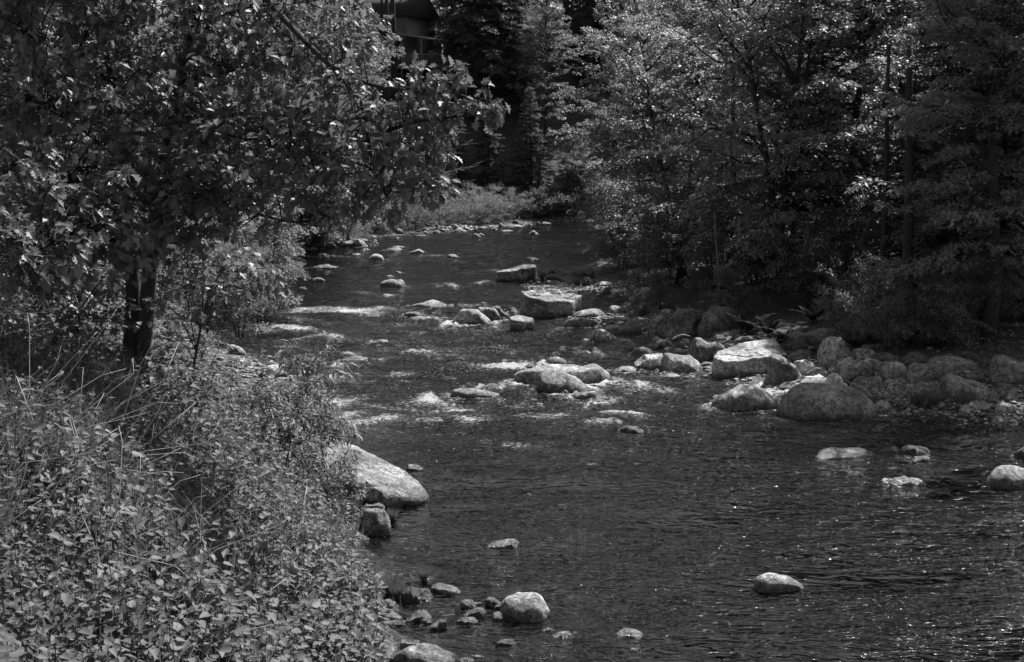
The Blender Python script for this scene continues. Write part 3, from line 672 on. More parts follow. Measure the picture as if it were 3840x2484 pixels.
pebbles([(2900, 1400, 300, 60, 150, .06), (3300, 1380, 400, 60, 150, .07), (2600, 1330, 120, 40, 120, .06)], "gravel", "cobbles filling the gaps of the right-bank rock pile", 4)
pebbles([(880, 1385, 130, 50, 110, .08), (1010, 1400, 60, 30, 50, .07)], "gravel", "stones and gravel on the near left shore right of the oak", 5)
pebbles([(1600, 858, 250, 5, 250, .13), (1250, 905, 150, 8, 200, .12), (1100, 935, 80, 8, 120, .13)], "gravel", "small shore stones along the foot of the far left bank", 6)
# ------------------------------------------------------------------ river surface
ROWS = np.arange(2640, 806, -3.0)
wy = np.array([(lambda d: CAMZ / -d[2] * d[1])(ray(1920, p)) for p in ROWS]); wy = np.concatenate([np.linspace(3, wy[0] - .1, 30), wy[wy < 101.5]])
NC = 460; tt = np.linspace(0, 1, NC)
X0 = xL(wy) - 1.5; X1 = xR(wy) + 1.5
WX = X0[:, None] + (X1 - X0)[:, None] * tt[None]; WYY = np.repeat(wy[:, None], NC, 1)
wx = WX.ravel(); wyy = WYY.ravel()
RAPIDS = [(1150, 1200, 140, 7, .5), (1420, 1210, 120, 6, .5), (1300, 1420, 90, 7, .55), (1480, 1400, 80, 7, .5), (1500, 1540, 80, 9, .6), (1400, 1530, 70, 8, .6), (1700, 1545, 90, 8, .5), (2150, 1500, 100, 8, .45), (2260, 1500, 80, 8, .5), (2000, 1560, 120, 8, .4), (1500, 1350, 110, 6, .45), (1050, 1300, 110, 6, .45), (1750, 1150, 90, 5, .4), (1450, 1160, 90, 5, .45), (1230, 1172, 170, 10, .78), (1340, 1162, 90, 7, .8), (1080, 1237, 110, 7, .75), (1160, 1268, 60, 6, .55), (1260, 1268, 50, 6, .6), (1640, 1328, 90, 13, .85), (1545, 1315, 60, 8, .5),
    (1850, 1372, 120, 11, .95), (1720, 1368, 50, 6, .8), (1620, 1514, 120, 15, .88), (1700, 1500, 70, 9, .6), (1540, 1492, 90, 10, .7), (1430, 1578, 75, 9, .85), (1290, 1500, 70, 16, 1.0), (1330, 1520, 60, 10, .7), (1310, 1562, 80, 9, .8), (1780, 1577, 70, 9, .75),
    (1460, 1107, 22, 5, .9), (2430, 1460, 80, 14, .75), (2330, 1547, 70, 6, .7), (2360, 1452, 60, 10, .5), (2280, 867, 150, 3, .6), (2150, 880, 60, 2, .5), (1930, 1662, 80, 9, .45), (1350, 1102, 80, 5, .4), (1500, 1305, 50, 6, .6), (1320, 1330, 40, 6, .6),
    (1690, 1070, 40, 4, .55), (1640, 1070, 20, 4, .5), (1800, 1060, 30, 4, .5), (1000, 1240, 60, 6, .6), (950, 1225, 40, 5, .6), (870, 1165, 60, 5, .5), (1990, 1455, 60, 9, .6), (1600, 1182, 60, 6, .6), (1655, 1192, 50, 5, .55), (1560, 1250, 50, 5, .4), (2130, 1312, 60, 5, .45),
    (1880, 1495, 40, 7, .6), (1920, 1440, 40, 8, .5), (2480, 1235, 40, 4, .3), (1440, 1298, 50, 7, .7), (2240, 1582, 50, 6, .45), (2420, 1600, 50, 8, .5), (1410, 1480, 40, 6, .5), (1350, 1590, 60, 7, .5), (1260, 1380, 40, 5, .5), (1190, 1400, 60, 6, .4),
    (2450, 1610, 40, 10, .6), (1240, 950, 60, 3, .35), (1650, 960, 70, 3, .35), (1900, 1015, 90, 3, .35), (2050, 905, 70, 2, .4), (1700, 1235, 50, 5, .3), (3390, 2402, 90, 8, .35)]
foam = np.zeros(len(wx)); chop = np.zeros(len(wx))
for (cx, cy, rx, ry, s_) in RAPIDS:
    d = ray(cx, cy); P = np.array([0, 0, CAMZ]) + d * (CAMZ / -d[2]); dist = P[1]
    ax = rx * dist / F; ay = 1.35 * max(ry * dist * dist / (CAMZ * F), .12); ax *= 1.1
    dx = (wx - P[0]) / ax; dy = (wyy - P[1]) / ay
    # broken, tilted, tapering tongues rather than ellipses
    dy = dy + .6 * np.sin(dx * 2.1 + cx) + .25 * dx
    fo = np.exp(-(dx * dx + dy * dy) * .9); foam = np.maximum(foam, s_ * fo)
    chop = np.maximum(chop, .9 * s_ * np.exp(-(dx * dx + dy * dy) * .18))
for (cx, cy, rx, ry, s_) in [(3330, 2270, 300, 70, .75), (3500, 2400, 260, 50, .7), (3100, 2000, 260, 60, .5), (3500, 1880, 250, 50, .6), (3350, 1790, 200, 30, .6), (2950, 1850, 200, 40, .45), (2900, 2110, 200, 40, .4), (2380, 1640, 200, 30, .6), (1960, 1670, 200, 30, .6), (2700, 1700, 200, 30, .45), (3700, 2050, 150, 50, .6), (2350, 2240, 120, 30, .35), (3650, 2180, 150, 40, .6)]:
    d = ray(cx, cy); P = np.array([0, 0, CAMZ]) + d * (CAMZ / -d[2]); dx = (wx - P[0]) / (rx * P[1] / F); dy = (wyy - P[1]) / (ry * P[1] ** 2 / (CAMZ * F)) + .4 * np.sin(dx * 2 + cx)
    chop = np.maximum(chop, s_ * np.exp(-(dx * dx + dy * dy) * .8))
band = np.exp(-((wyy - 38) / 13.0) ** 2); chop = np.maximum(chop, .55 * band + .3 * np.exp(-((wyy - 70) / 25.) ** 2) + .18)
st = fbm(np.stack([wx * 1.1, wyy * .9, 0 * wx], -1), 5, 31, .6)
for (rx_, ry_, w_, d_) in WATERROCKS:            # splash collars and wakes where the current meets a stone (it runs towards the camera)
    if not (24 < ry_ < 95): continue
    sel = (np.abs(wx - rx_) < 2.2 * w_ + .6) & (wyy < ry_ + d_ + .6) & (wyy > ry_ - d_ - 5.0 * w_ - .5); X_ = (wx[sel] - rx_) / (w_ * .55 + .03); Y_ = (wyy[sel] - ry_) / (d_ * .55 + .05)
    r_ = np.sqrt(X_ * X_ + Y_ * Y_); amt = np.clip((chop[sel] - .22) * 2.2, 0.0, 1); ring = np.exp(-((r_ - 1.04) / .16) ** 2) * .75
    wake = np.exp(-((np.abs(X_) - 1.0 - .16 * -np.minimum(Y_, 0)) / .25) ** 2) * (Y_ < .2) * np.exp(np.minimum(Y_, 0) * .5) * .7
    foam[sel] = np.maximum(foam[sel], np.maximum(ring, wake) * amt); chop[sel] = np.maximum(chop[sel], .45 * np.exp(-((r_ - 1) / .8) ** 2) * amt)
foam = np.clip(foam * (.78 + .5 * st) + .25 * band * np.clip(st, 0, 1), 0, 1)
calm = smooth((27 - wyy) / 6)
P3 = np.stack([wx * .8, wyy * 1.3, 0 * wx], -1)
hz = fbm(P3 * .9, 3, 3) * (.016 + .05 * chop) + fbm(P3 * 3.3, 3, 9, .55) * (.006 + .027 * chop) + foam * .075 * np.abs(fbm(P3 * 5, 4, 21, .6)) + foam * .03
hz = hz * (1 - .2 * calm)
dep = np.maximum(-ground(wx, wyy), 0.0)
q = grid_faces(len(wy), NC)
me = make_mesh("river_water", np.stack([wx, wyy, hz], -1), q, np.full(len(q), 4), True)
for nm, arr in (("foam", foam), ("chop", chop), ("depth", dep)):
    a = me.attributes.new(nm, 'FLOAT', 'POINT'); a.data.foreach_set("value", arr.astype(np.float32))
tag(obj("water", me, M_WATER), kind="structure")

# ------------------------------------------------------------------ leaves
KITE = (np.array([(0, 0, 0), (.45, .30, .07), (1, 0, -.05), (.45, -.30, .07)]), [[0, 1, 2], [0, 2, 3]])
THIN = (np.array([(0, 0, 0), (.4, .15, .03), (1, 0, -.1), (.4, -.15, .03)]), [[0, 1, 2], [0, 2, 3]])
def half_leaf(side, mid):
    n = len(mid); k = len(side)
    V = mid + [(x, y, z) for x, y, z in side] + [(x, -y, z) for x, y, z in side]
    a = [0] + [n + i for i in range(k)] + list(range(n - 1, 0, -1)); b = [0] + [n + k + i for i in range(k)] + list(range(n - 1, 0, -1))
    return np.array(V, float), [a[::-1], b]
HEART = half_leaf([(-.05, .18, .05), (.1, .36, .09), (.38, .37, .08), (.72, .19, 0)], [(0, 0, 0), (.5, 0, -.03), (1, 0, -.16)])
OAK = half_leaf([(.12, .05, .01), (.2, .2, .05), (.3, .10, .02), (.36, .33, .07), (.46, .36, .06), (.5, .12, .0), (.6, .34, .03), (.7, .30, .0), (.7, .12, -.03), (.84, .18, -.06), (.86, .07, -.08)], [(0, 0, 0), (.45, 0, -.03), (1, 0, -.16)])
LANCE = (np.array([(0, 0, 0), (.3, .12, .03), (.65, .10, -.02), (1, 0, -.16), (.65, -.10, -.02), (.3, -.12, .03), (.5, 0, -.02)]), [[0, 6, 2, 1], [6, 3, 2], [0, 5, 4, 6], [6, 4, 3]])

def leaves(P, L, Nn, S, T):
    """one leaf of template T at every point P: direction L, face normal Nn, length S"""
    V0, faces = T; L = norm(L); W = norm(np.cross(Nn, L)); Nn = np.cross(L, W)
    S = np.broadcast_to(S, (len(P),))[:, None, None]
    V = P[:, None] + S * (V0[None, :, 0:1] * L[:, None] + V0[None, :, 1:2] * W[:, None] + V0[None, :, 2:3] * Nn[:, None])
    k = len(V0); base = (np.arange(len(P)) * k)[:, None]
    fl = np.concatenate([np.asarray(f) for f in faces])[None] + base
    return V.reshape(-1, 3), fl.ravel(), np.tile([len(f) for f in faces], len(P))
def leaf_mesh(name, parts):
    V = []; Lp = []; Z = []; n = 0
    for v, l, z in parts: V.append(v); Lp.append(l + n); Z.append(z); n += len(v)
    return make_mesh(name, np.concatenate(V), np.concatenate(Lp), np.concatenate(Z))

# ------------------------------------------------------------------ trees: each kind is a trunk mesh (trunk and limbs) and a crown mesh
def tree_proto(seed, H, R, cb, nl, nsub, nleaf, ls, kind, r0=.16, stems=None, tmpl=KITE, twigs=False):
    rg = np.random.RandomState(seed); mb = MB(); conifer = kind == 'conifer'; shrub = kind == 'shrub'
    if stems is None:
        t = np.linspace(0, 1, 9); wob = np.cumsum(rg.randn(9, 2), 0) * (.02 if conifer else .05) * H / 9 * 1.5; wob[0] = 0
        stems = [(np.stack([wob[:, 0], wob[:, 1], t * H], -1), r0)]
    for P_, r_ in stems: mb.tube(P_ + np.array([0, 0, -.0]), r_ * (1 - .85 * np.linspace(0, 1, len(P_))) + (r_ * .35) * np.exp(-np.linspace(0, 1, len(P_)) * 18), 8)
    SP = []; SD = []; SL = []
    ga = rg.rand() * 6
    for i in range(nl):
        P_, r_ = stems[i % len(stems)]; u = ((i // len(stems)) + rg.rand()) / (nl / len(stems)); tt_ = cb + (1 - cb) * u * .98
        fi = tt_ * (len(P_) - 1); k = min(int(fi), len(P_) - 2); b = P_[k] + (P_[k + 1] - P_[k]) * (fi - k)
        ga += 2.4 + rg.randn() * .3
        out = np.array([cos(ga), sin(ga)])
        if conifer: Ls = R * ((1 - u) ** .85 + .06) * rg.uniform(.75, 1.1); el = radians(-12 + 38 * u) ; droop = .18
        elif shrub: Ls = R * rg.uniform(.6, 1.1); el = radians(15 + 55 * rg.rand()); droop = .45
        else: Ls = R * (sin(pi * (.17 + .78 * u)) ** .7) * rg.uniform(.65, 1.15); el = radians(2 + 58 * u + 8 * rg.randn()); droop = .16
        s = np.linspace(0, 1, 7)[:, None]
        wz = np.cumsum(rg.randn(7, 3) * .035 * Ls, 0); wz[0] = 0
        path = b + np.concatenate([out[None] * cos(el) * Ls * s, Ls * s * sin(el) - droop * Ls * s * s], 1) + wz
        mb.tube(path, np.linspace(min(.018 * Ls + .008, r_ * .5), .006, 7), 5)
        ns = max(3, int(nsub * (Ls / R) ** .8))
        ss = .15 + .85 * (np.arange(ns) + rg.rand(ns)) / ns; kk = np.minimum((ss * 6).astype(int), 5)
        st = path[kk] + (path[kk + 1] - path[kk]) * (ss * 6 - kk)[:, None]
        ld = norm(path[kk + 1] - path[kk]); sgn = np.where(np.arange(ns) % 2, 1, -1) * rg.uniform(.5, 1.3, ns)
        ca, sa = np.cos(sgn), np.sin(sgn)
        d = np.stack([ld[:, 0] * ca - ld[:, 1] * sa, ld[:, 0] * sa + ld[:, 1] * ca, ld[:, 2] * .5 + rg.randn(ns) * (.06 if conifer else .22)], -1)
        sl = (.42 * Ls * (1.15 - ss) + .22 * R * .35) * rg.uniform(.6, 1.2, ns)
        SP.append(st); SD.append(norm(d)); SL.append(sl)
    SP = np.concatenate(SP); SD = np.concatenate(SD); SL = np.concatenate(SL)
    if twigs:
        for p_, d_, l_ in zip(SP, SD, SL): mb.tube(np.array([p_, p_ + d_ * l_ * .5, p_ + d_ * l_ - np.array([0, 0, .08 * l_])]), [.009, .006, .003], 3)
    cnt = np.maximum(4, (nleaf * SL / SL.mean()).astype(int)); idx = np.repeat(np.arange(len(SP)), cnt); n = len(idx)
    t = rg.rand(n) ** .8; lat = rg.randn(n); side = norm(np.cross(SD[idx], np.array([0, 0, 1.])))
    wd = (.22 if conifer else .20) * SL[idx] * (1.15 - t); w_ = np.clip(lat, -2, 2)
    P = SP[idx] + SD[idx] * (t * SL[idx])[:, None] + side * (lat * wd)[:, None]
    P[:, 2] += rg.randn(n) * (.035 if conifer else .05) - .14 * t * t * SL[idx] - (.12 if conifer else .30) * lat * lat * wd
    Ld = SD[idx] * .7 + side * np.sign(lat)[:, None] * .7 + rg.randn(n, 3) * .3; Ld[:, 2] -= .15 if conifer else .3
    tilt = rg.randn(len(SP), 3) * .22
    Nn = np.array([0, 0, 1.]) + tilt[idx] + side * (w_ * .35)[:, None] + SD[idx] * (t * .3)[:, None] + rg.randn(n, 3) * (.25 if conifer else .3)
    sz = ls * rg.uniform(.65, 1.25, n)
    tm = THIN if conifer else tmpl
    return mb.mesh("trunk", True), leaf_mesh("crown", [leaves(P, Ld, Nn, sz, tm)])

def multi_stems(seed, n, H, lean, r):
    rg = np.random.RandomState(seed); out = []
    for i in range(n):
        a = i * 2 * pi / n + rg.rand(); t = np.linspace(0, 1, 9)[:, None]; l = lean * rg.uniform(.5, 1.2)
        w = np.cumsum(rg.randn(9, 2) * .06 * H / 9, 0); w[0] = 0
        o_ = np.array([cos(a), sin(a)]) * .12
        out.append((np.concatenate([o_ + np.array([cos(a), sin(a)])[None] * l * t ** 1.4 + w, t * H * rg.uniform(.85, 1.05)], 1), r * rg.uniform(.75, 1.1)))
    return out
PROTO = {
    'maple1': (tree_proto(1, 13, 4.6, .12, 84, 10, 74, .155, 'broad', .17, multi_stems(3, 3, 13, 2.0, .15)), M_BROAD),
    'maple2': (tree_proto(2, 15, 4.2, .18, 84, 9, 72, .155, 'broad', .2), M_BROAD),
    'maple3': (tree_proto(3, 11, 3.6, .08, 76, 9, 68, .14, 'broad', .13, multi_stems(8, 2, 11, 1.4, .11)), M_BROAD),
    'birch': (tree_proto(4, 16, 3.2, .2, 76, 9, 66, .12, 'broad', .14), M_BROAD),
    'hemlock1': (tree_proto(5, 18, 3.8, .06, 150, 17, 52, .21, 'conifer', .22), M_NEEDLE),
    'hemlock2': (tree_proto(6, 13, 3.3, .05, 125, 16, 48, .18, 'conifer', .16), M_NEEDLE),
    'hemlock3': (tree_proto(9, 16, 3.4, .3, 110, 16, 48, .20, 'conifer', .24), M_NEEDLE),
    'shrub1': (tree_proto(11, 2.4, 1.6, .02, 34, 10, 26, .075, 'shrub', .03, multi_stems(5, 5, 2.2, 1.1, .02)), M_SHRUB),
    'shrub2': (tree_proto(12, 3.4, 2.1, .02, 44, 11, 30, .085, 'shrub', .04, multi_stems(6, 5, 3.2, 1.3, .03)), M_SHRUB),
    'willow': (tree_proto(13, 1.7, 1.2, .02, 40, 8, 22, .09, 'shrub', .02, multi_stems(7, 7, 1.6, .9, .012), THIN), M_SHRUB),
    'sapling': (tree_proto(14, 1.9, 1.1, .1, 20, 6, 12, .15, 'shrub', .03, multi_stems(9, 3, 1.9, .8, .018), LANCE, True), M_SHRUB),
    'weeds': (tree_proto(15, .8, .6, .02, 26, 5, 14, .06, 'shrub', .02, multi_stems(10, 7, .8, .4, .006), KITE), M_SHRUB),
}
ROOTS = {}
def plant(kind, name, cat, px, Y, s=1.0, rot=None, label=None, group=None, sz=None, sink=.15, bark=None):
    i = sum(ROOTS.values(), 0) if False else len(PLACED); rg = np.random.RandomState(900 + i)
    (tm, cm), mat = PROTO[kind][0], PROTO[kind][1]
    g0 = x_at(px, Y, 1.0); z = float(ground(g0, Y)); g0 = x_at(px, Y, z); z = float(ground(g0, Y))
    r = obj(name, None); r.empty_display_size = .3
    a = obj("trunk" if cat == "tree" else "stems", tm, bark or M_BARK, r); b = obj("crown" if cat == "tree" else "leaves", cm, mat, r)
    r.location = (g0, Y, max(z, -.2) - sink * (1 if cat == "tree" else .3)); r.rotation_euler = (0, 0, rg.rand() * 6.28 if rot is None else rot)
    r.scale = (s, s, s * (sz or 1))
    tag(r, label, cat, group); PLACED.append((g0, Y)); return r
PLACED = []
RB = "trees of the right bank"; LB = "trees of the left bank"; FB = "trees on the far hillside"
TREES = """
maple1|maple_tree|2945|48|1.0|.3|R|multi-stemmed leafy tree leaning over the rock pile, dark forked trunk behind the mossy boulder
hemlock2|hemlock_tree|3400|43.5|.6|1|R|shaded tree with thick pale-patched trunk behind the leafy twigs of the right bank
maple3|maple_tree|2560|55|.95|2|R|bushy sunlit tree whose branches sweep low over the cobble bar
maple2|maple_tree|2650|68|1.1|3|R|tall leafy tree at upper centre right with limbs fanning left
birch|birch_tree|2900|60|1.1|1.5|R|fine-leaved tall tree at the top right of centre, thin dark upright stems
maple1|maple_tree|2400|76|1.05|4|R|leafy tree whose branch tips reach out over the upstream water
maple3|maple_tree|2400|92|1.1|5|R|round tree overhanging the dark hollow at the river bend
maple2|maple_tree|3150|52|1.0|2.2|R|tree with long bare limb sweeping across the upper right
hemlock1|hemlock_tree|3640|47|.95|.5|R|dark hemlock with layered sprays near the right frame edge
maple2|maple_tree|3700|35|.8|4.4|R|tree at the upper right corner with bright layered leaf sprays
hemlock3|hemlock_tree|3230|62|1.1|2|R|hemlock behind the long bare limb at upper right
hemlock1|hemlock_tree|3480|68|1.1|3|R|hemlock deep in the right-hand forest, mostly hidden
maple3|maple_tree|2760|82|1.3|1|R|pale leafy crown high in the gap between the tall right-bank trees
birch|birch_tree|2500|92|1.2|2|R|upright leafy tree left of the pale crown gap, upstream
maple2|maple_tree|2680|104|1.15|2.6|R|hazy fine-leaved tree behind the others at the top, right of centre
hemlock2|hemlock_tree|3780|52|1.1|5|R|dark tree mass in the right-hand edge behind thin trunks
maple3|maple_tree|3540|42|.5|5.5|R|low shaded tree with big dim leaves behind the right-edge boulders
hemlock2|hemlock_tree|3060|50|.7|4|R|short shaded hemlock right of the forked trunk
birch|birch_tree|3000|90|1.2|0|R|far fine-leaved tree at the top edge right of centre
hemlock1|hemlock_tree|2440|112|1.1|0|F|hemlock at the top edge behind the leafy right-bank crowns
hemlock1|hemlock_tree|2230|118|1.25|1|F|dark shaggy hemlock at top centre, right of the pale column of leaves
hemlock3|hemlock_tree|2120|126|1.3|2|F|hemlock behind the pale column of leaves at top centre
birch|birch_tree|2040|108|.98|3|F|slender sunlit tree, a pale column of leaves before the dark hemlocks
hemlock1|hemlock_tree|1880|114|1.1|4|F|shaggy dark hemlock left of the pale column of leaves
hemlock1|hemlock_tree|1760|124|1.2|5|F|hemlock rising right of the cabin
hemlock3|hemlock_tree|1790|112|1.35|.2|F|tree with bare straight trunk right of the cabin deck
hemlock2|hemlock_tree|1830|101|.75|1.7|F|low hemlock under the bare-branched snag across the river
hemlock2|hemlock_tree|1990|102.5|.75|2.9|F|low hemlock above the far grassy bank
maple3|maple_tree|1470|97|.6|1.9|F|small leafy tree below the cabin, nearest the bare snag
maple3|maple_tree|1390|92|.6|3.9|L|small leafy tree above the far left shore stones
maple3|maple_tree|1310|86|.6|5.9|L|small leafy tree left of its twin above the far left shore
hemlock2|hemlock_tree|1720|99.5|.6|3.9|F|low hemlock below the cabin above the far-bank bushes
hemlock2|hemlock_tree|1620|97|.5|.9|F|small hemlock under the tips of the oak's right branch across the river
hemlock1|hemlock_tree|2330|128|1.5|2.9|F|tallest hemlock closing the gap at the top right of centre
hemlock3|hemlock_tree|1590|140|1.3|3|F|hemlock behind the cabin roof
hemlock1|hemlock_tree|1400|128|1.2|.9|F|hemlock behind the left end of the cabin
maple2|maple_tree|1250|98|.85|.4|L|bright leafy tree left of the cabin
maple3|maple_tree|2180|101|.65|1.1|F|small tree above the round boulder at the far bend
maple1|maple_tree|1270|88|.95|2|L|sunlit tree behind the oak limb, left of the cabin
maple1|maple_tree|1120|74|1.15|3|L|bright tree seen through the oak leaves above the river rocks
maple3|maple_tree|960|70|1.0|1|L|leafy tree behind the middle of the oak
maple3|maple_tree|1190|76|.55|3|L|small bushy tree standing above the left shore outcrop
birch|birch_tree|820|62|.95|4|L|tree showing bright leaves between the oak stems
maple1|maple_tree|640|55|.95|5|L|tree behind the oak trunk, seen in bright gaps
maple2|maple_tree|420|50|.9|1.2|L|tree behind the left part of the oak
hemlock2|hemlock_tree|250|44|1.1|2|L|dark tree at the left behind the oak leaves
maple2|maple_tree|60|40|.9|3|L|dark tree at the left frame edge behind the oak
maple3|maple_tree|760|84|1.2|.7|L|far tree up the left slope between the oak stems
hemlock1|hemlock_tree|560|82|1.1|2.7|L|hemlock high on the left slope
hemlock3|hemlock_tree|1000|104|1.2|3.7|L|hemlock on the slope above the left bank, upper left
maple2|maple_tree|1180|112|1.1|4.7|L|leafy tree high on the slope left of the cabin
hemlock1|hemlock_tree|300|74|1.1|1.9|L|hemlock far behind the left side of the oak
birch|birch_tree|100|66|1.1|4.9|L|tree far behind the upper left corner leaves
"""
GR = {'R': RB, 'L': LB, 'F': FB}
for l in TREES.strip().split("\n"):
    k, nm, px, Y, s, rot, gr, lab = l.split("|")
    plant(k, nm, "tree", float(px), float(Y), float(s) * (.86 if gr == 'F' else 1), float(rot), lab, GR[gr])
rg = np.random.RandomState(77)
for i, (px, Y) in enumerate([(3900, 40), (4150, 46), (4050, 58), (3350, 84), (3650, 84), (3950, 78), (3200, 104), (3500, 108), (2950, 112), (3800, 104), (2760, 126), (2500, 134), (2300, 140), (2050, 144), (1850, 142), (1700, 150), (1450, 150), (1250, 140), (1050, 128), (800, 112), (550, 104), (250, 98), (0, 92), (-150, 60), (-300, 46), (-260, 78), (3100, 130), (3400, 132), (2600, 150), (2200, 160), (1950, 164), (1500, 168), (1000, 150), (600, 134), (200, 124)]):
    k = ['hemlock1', 'maple2', 'hemlock3', 'maple1', 'hemlock1'][i % 5]
    plant(k, "forest_tree", "tree", px, Y, rg.uniform(.98, 1.15), None, "one of the dim crowded trees filling the depth of the forest behind nearer trees", "background forest trees")

# ------------------------------------------------------------------ shrubs
SH = """
shrub2|2330|62|1.1|bushy shrub at the tip of the right-bank trees, hanging over the river
shrub2|2420|58|1.2|bushy shrub right of the overhanging tip, behind the round dark boulder
shrub2|2330|70|.9|upstream shrub at the water below the overhanging right-bank trees
shrub2|2520|52|1.2|dark shrub shading the little pool
shrub2|2680|49|1.1|shrub with bare lower twigs behind the mossy boulder
shrub1|2470|47.5|.55|small sprig-like bush at the edge of the gravel patch
shrub1|2400|46.5|.4|low leafy sprout among the gravel-patch rocks
shrub2|3040|44|.8|low shrub right of the forked trunk in the forest shade
shrub1|3420|35.5|.9|open twiggy bush with bright small leaves above the right-bank boulders
shrub1|3330|35|.6|lower left part bush beside the open twiggy one
shrub2|3700|37|.6|thin-stemmed shrub behind the massive right-edge block
shrub1|3560|35|.7|dense low bush between the twiggy bush and the right frame edge
shrub2|2430|84|1|shrub at the water's edge near the far bend, right side
shrub1|2430|70|1.1|low bush under the leafy tip branches of the upstream tree
shrub2|3180|46|.9|dim undergrowth bush behind the fallen log
shrub2|2830|50|1.0|light-catching bush left of the forked trunk
shrub1|2740|43.5|.7|small bright-leaved bush behind the huge mossy boulder
shrub2|1300|79|.9|rounded bush above the left shore rocks, centre left
shrub2|1190|75|1.0|bush over the sloping left shore outcrop
shrub1|1090|73|1.1|bush above the egg-shaped boulder
shrub2|1010|68|1.3|bush left of the egg-shaped boulder behind hanging oak leaves
shrub2|1420|86|.8|bush behind the far-bank grasses, left part
shrub2|1560|91|.7|dark bush behind the far-bank grasses, middle part
shrub2|1700|95|.6|dark bush behind the far-bank grasses, right part
shrub1|1800|97|.8|bush near the right end of the far-bank grasses
shrub1|2080|101|1.0|low bush left of the round boulder at the bend
shrub1|2150|102|1.0|low bush behind the round boulder at the bend
shrub1|2240|101|1.0|bush right of the round boulder at the bend
shrub2|900|60|.9|bush behind the hanging leaves at the left shore
shrub2|760|53|.8|bush on the left shore seen between oak leaves
shrub2|600|47|.7|shrub directly behind the oak trunk
shrub2|420|42|1.2|dark shrub left of the oak trunk
shrub2|220|36|1.2|dark shrub at far left behind the thicket
shrub1|3150|38.5|.6|low dim shrub above the dark domes at the back of the pile
shrub1|3520|38|.6|dim shrub under the low shaded tree at right
shrub1|3640|37.5|.6|low dim shrub above the almost black boulder
shrub1|3240|37|.8|low dim shrub right of the fern shoulder
shrub2|3800|39|.7|dim shrub against the right frame edge in the forest
shrub2|60|32|1.1|dark shrub at the left frame edge behind the thicket
"""
for l in SH.strip().split("\n"):
    k, px, Y, s, lab = l.split("|"); plant(k, "shrub", "shrub", float(px), float(Y), float(s), None, lab, "shrubs along the river banks")
ORD = ["first", "third", "fourth", "sixth", "eighth", "ninth", "eleventh", "thirteenth", "fifteenth", "sixteenth", "seventeenth", "eighteenth", "nineteenth", "third from the right end", "second", "seventh", "tenth", "fourteenth", "fifth", "second from the right end", "last"]
for i, (px, Y, s) in enumerate([(1360, 82.5, .8), (1440, 84.5, .9), (1500, 86, .9), (1560, 87.3, .9), (1620, 88.6, 1.0), (1680, 90, 1.0), (1740, 91.5, 1.1), (1800, 92.6, 1.2), (1850, 94, 1.3), (1900, 95.5, 1.2), (1950, 97.3, 1.4), (2000, 98.5, 1.4), (2050, 99, 1.1), (2110, 99.5, 1.0), (1320, 81, .8), (1590, 90, 1.2), (1710, 93, 1.3), (1820, 96, 1.4), (1470, 88, 1.2), (2230, 99.5, 1), (2290, 99.5, 1)]):
    plant('willow', "bank_bush", "shrub", px, Y, s * .8, None, "feathery grass-like bush on the far left bank, " + ORD[i] + (" of its row" if "end" in ORD[i] or i == 20 else " in its row from the left"), "feathery bushes lining the far bank")
SAP = """
sapling|1215|22.4|.75|1.7|drooping-leaved sapling above the great sloping boulder
sapling|1060|23|.7|2.7|sapling between the oak and the leaning river-edge sapling
sapling|960|23.5|.6|3.9|sapling with dangling leaves near the near-shore rocks
sapling|850|23|.6|4.1|sapling just right of the oak trunk foot
sapling|1290|21.3|.55|5.1|small sapling with hanging leaves against the great sloping boulder
sapling|1050|20.2|.7|.9|sapling in the thicket upslope of the great sloping boulder
sapling|720|22.5|.7|2.1|shaded sapling at the right foot of the oak
sapling|330|22.5|1.0|3.3|shaded sapling left of the oak trunk
"""
for l in SAP.strip().split("\n"):
    k, px, Y, s, rot, lab = l.split("|"); r = plant(k, "sapling", "sapling", float(px), float(Y), float(s), float(rot), lab, "saplings on the near left bank")
for px, Y, s, lab in [(900, 41, .8, "small-leaved bush hanging over the water left of the whale-back rock"), (990, 47, 1.1, "bush with drooping sprays reaching out toward midstream on the left"), (760, 40, .7, "bush hanging over shore rocks right of the oak trunk")]:
    r = plant('shrub2', "overhanging_bush", "shrub", px, Y, s, None, lab, "shrubs along the river banks")
    r.location.x -= 0; r.location.z = .1

# ------------------------------------------------------------------ the oak in the left foreground
rg = np.random.RandomState(5)
def px3(lst): return np.array([at_y(a, b, c) for a, b, c in lst])
def refine(P, k=4):
    P = np.asarray(P); t = np.linspace(0, len(P) - 1, (len(P) - 1) * k + 1); i = np.minimum(t.astype(int), len(P) - 2); f = (t - i)[:, None]
    f2 = f; out_ = P[i] * (1 - f2) + P[i + 1] * f2
    for _ in range(2): out_[1:-1] = (out_[:-2] + 2 * out_[1:-1] + out_[2:]) / 4
    return out_
base = at_y(495, 1400, 20.0); gz = float(ground(base[0], base[1]))
oak = obj("oak_tree", None); oak.location = (base[0], base[1], gz)
tag(oak, "big oak with two dark stems and large lobed leaves filling the upper left", "tree")
trunk = MB()
sA = refine(px3([(488, 1470, 20), (494, 1330, 20), (503, 1150, 20), (492, 900, 20), (486, 780, 20.1), (500, 600, 20.2), (430, 300, 20.3), (358, 105, 20.4), (330, -300, 20.5), (330, -700, 20.5)]))
sB = refine(px3([(530, 1470, 20), (528, 1330, 20), (552, 1150, 19.9), (575, 850, 19.8), (603, 650, 19.8), (660, 400, 19.8), (717, 170, 19.8), (748, 0, 19.9), (775, -350, 20), (800, -800, 20)]))
trunk.tube(sA, np.interp(np.linspace(0, 1, len(sA)), [0, .1, .35, 1], [.17, .135, .085, .03]), 12)
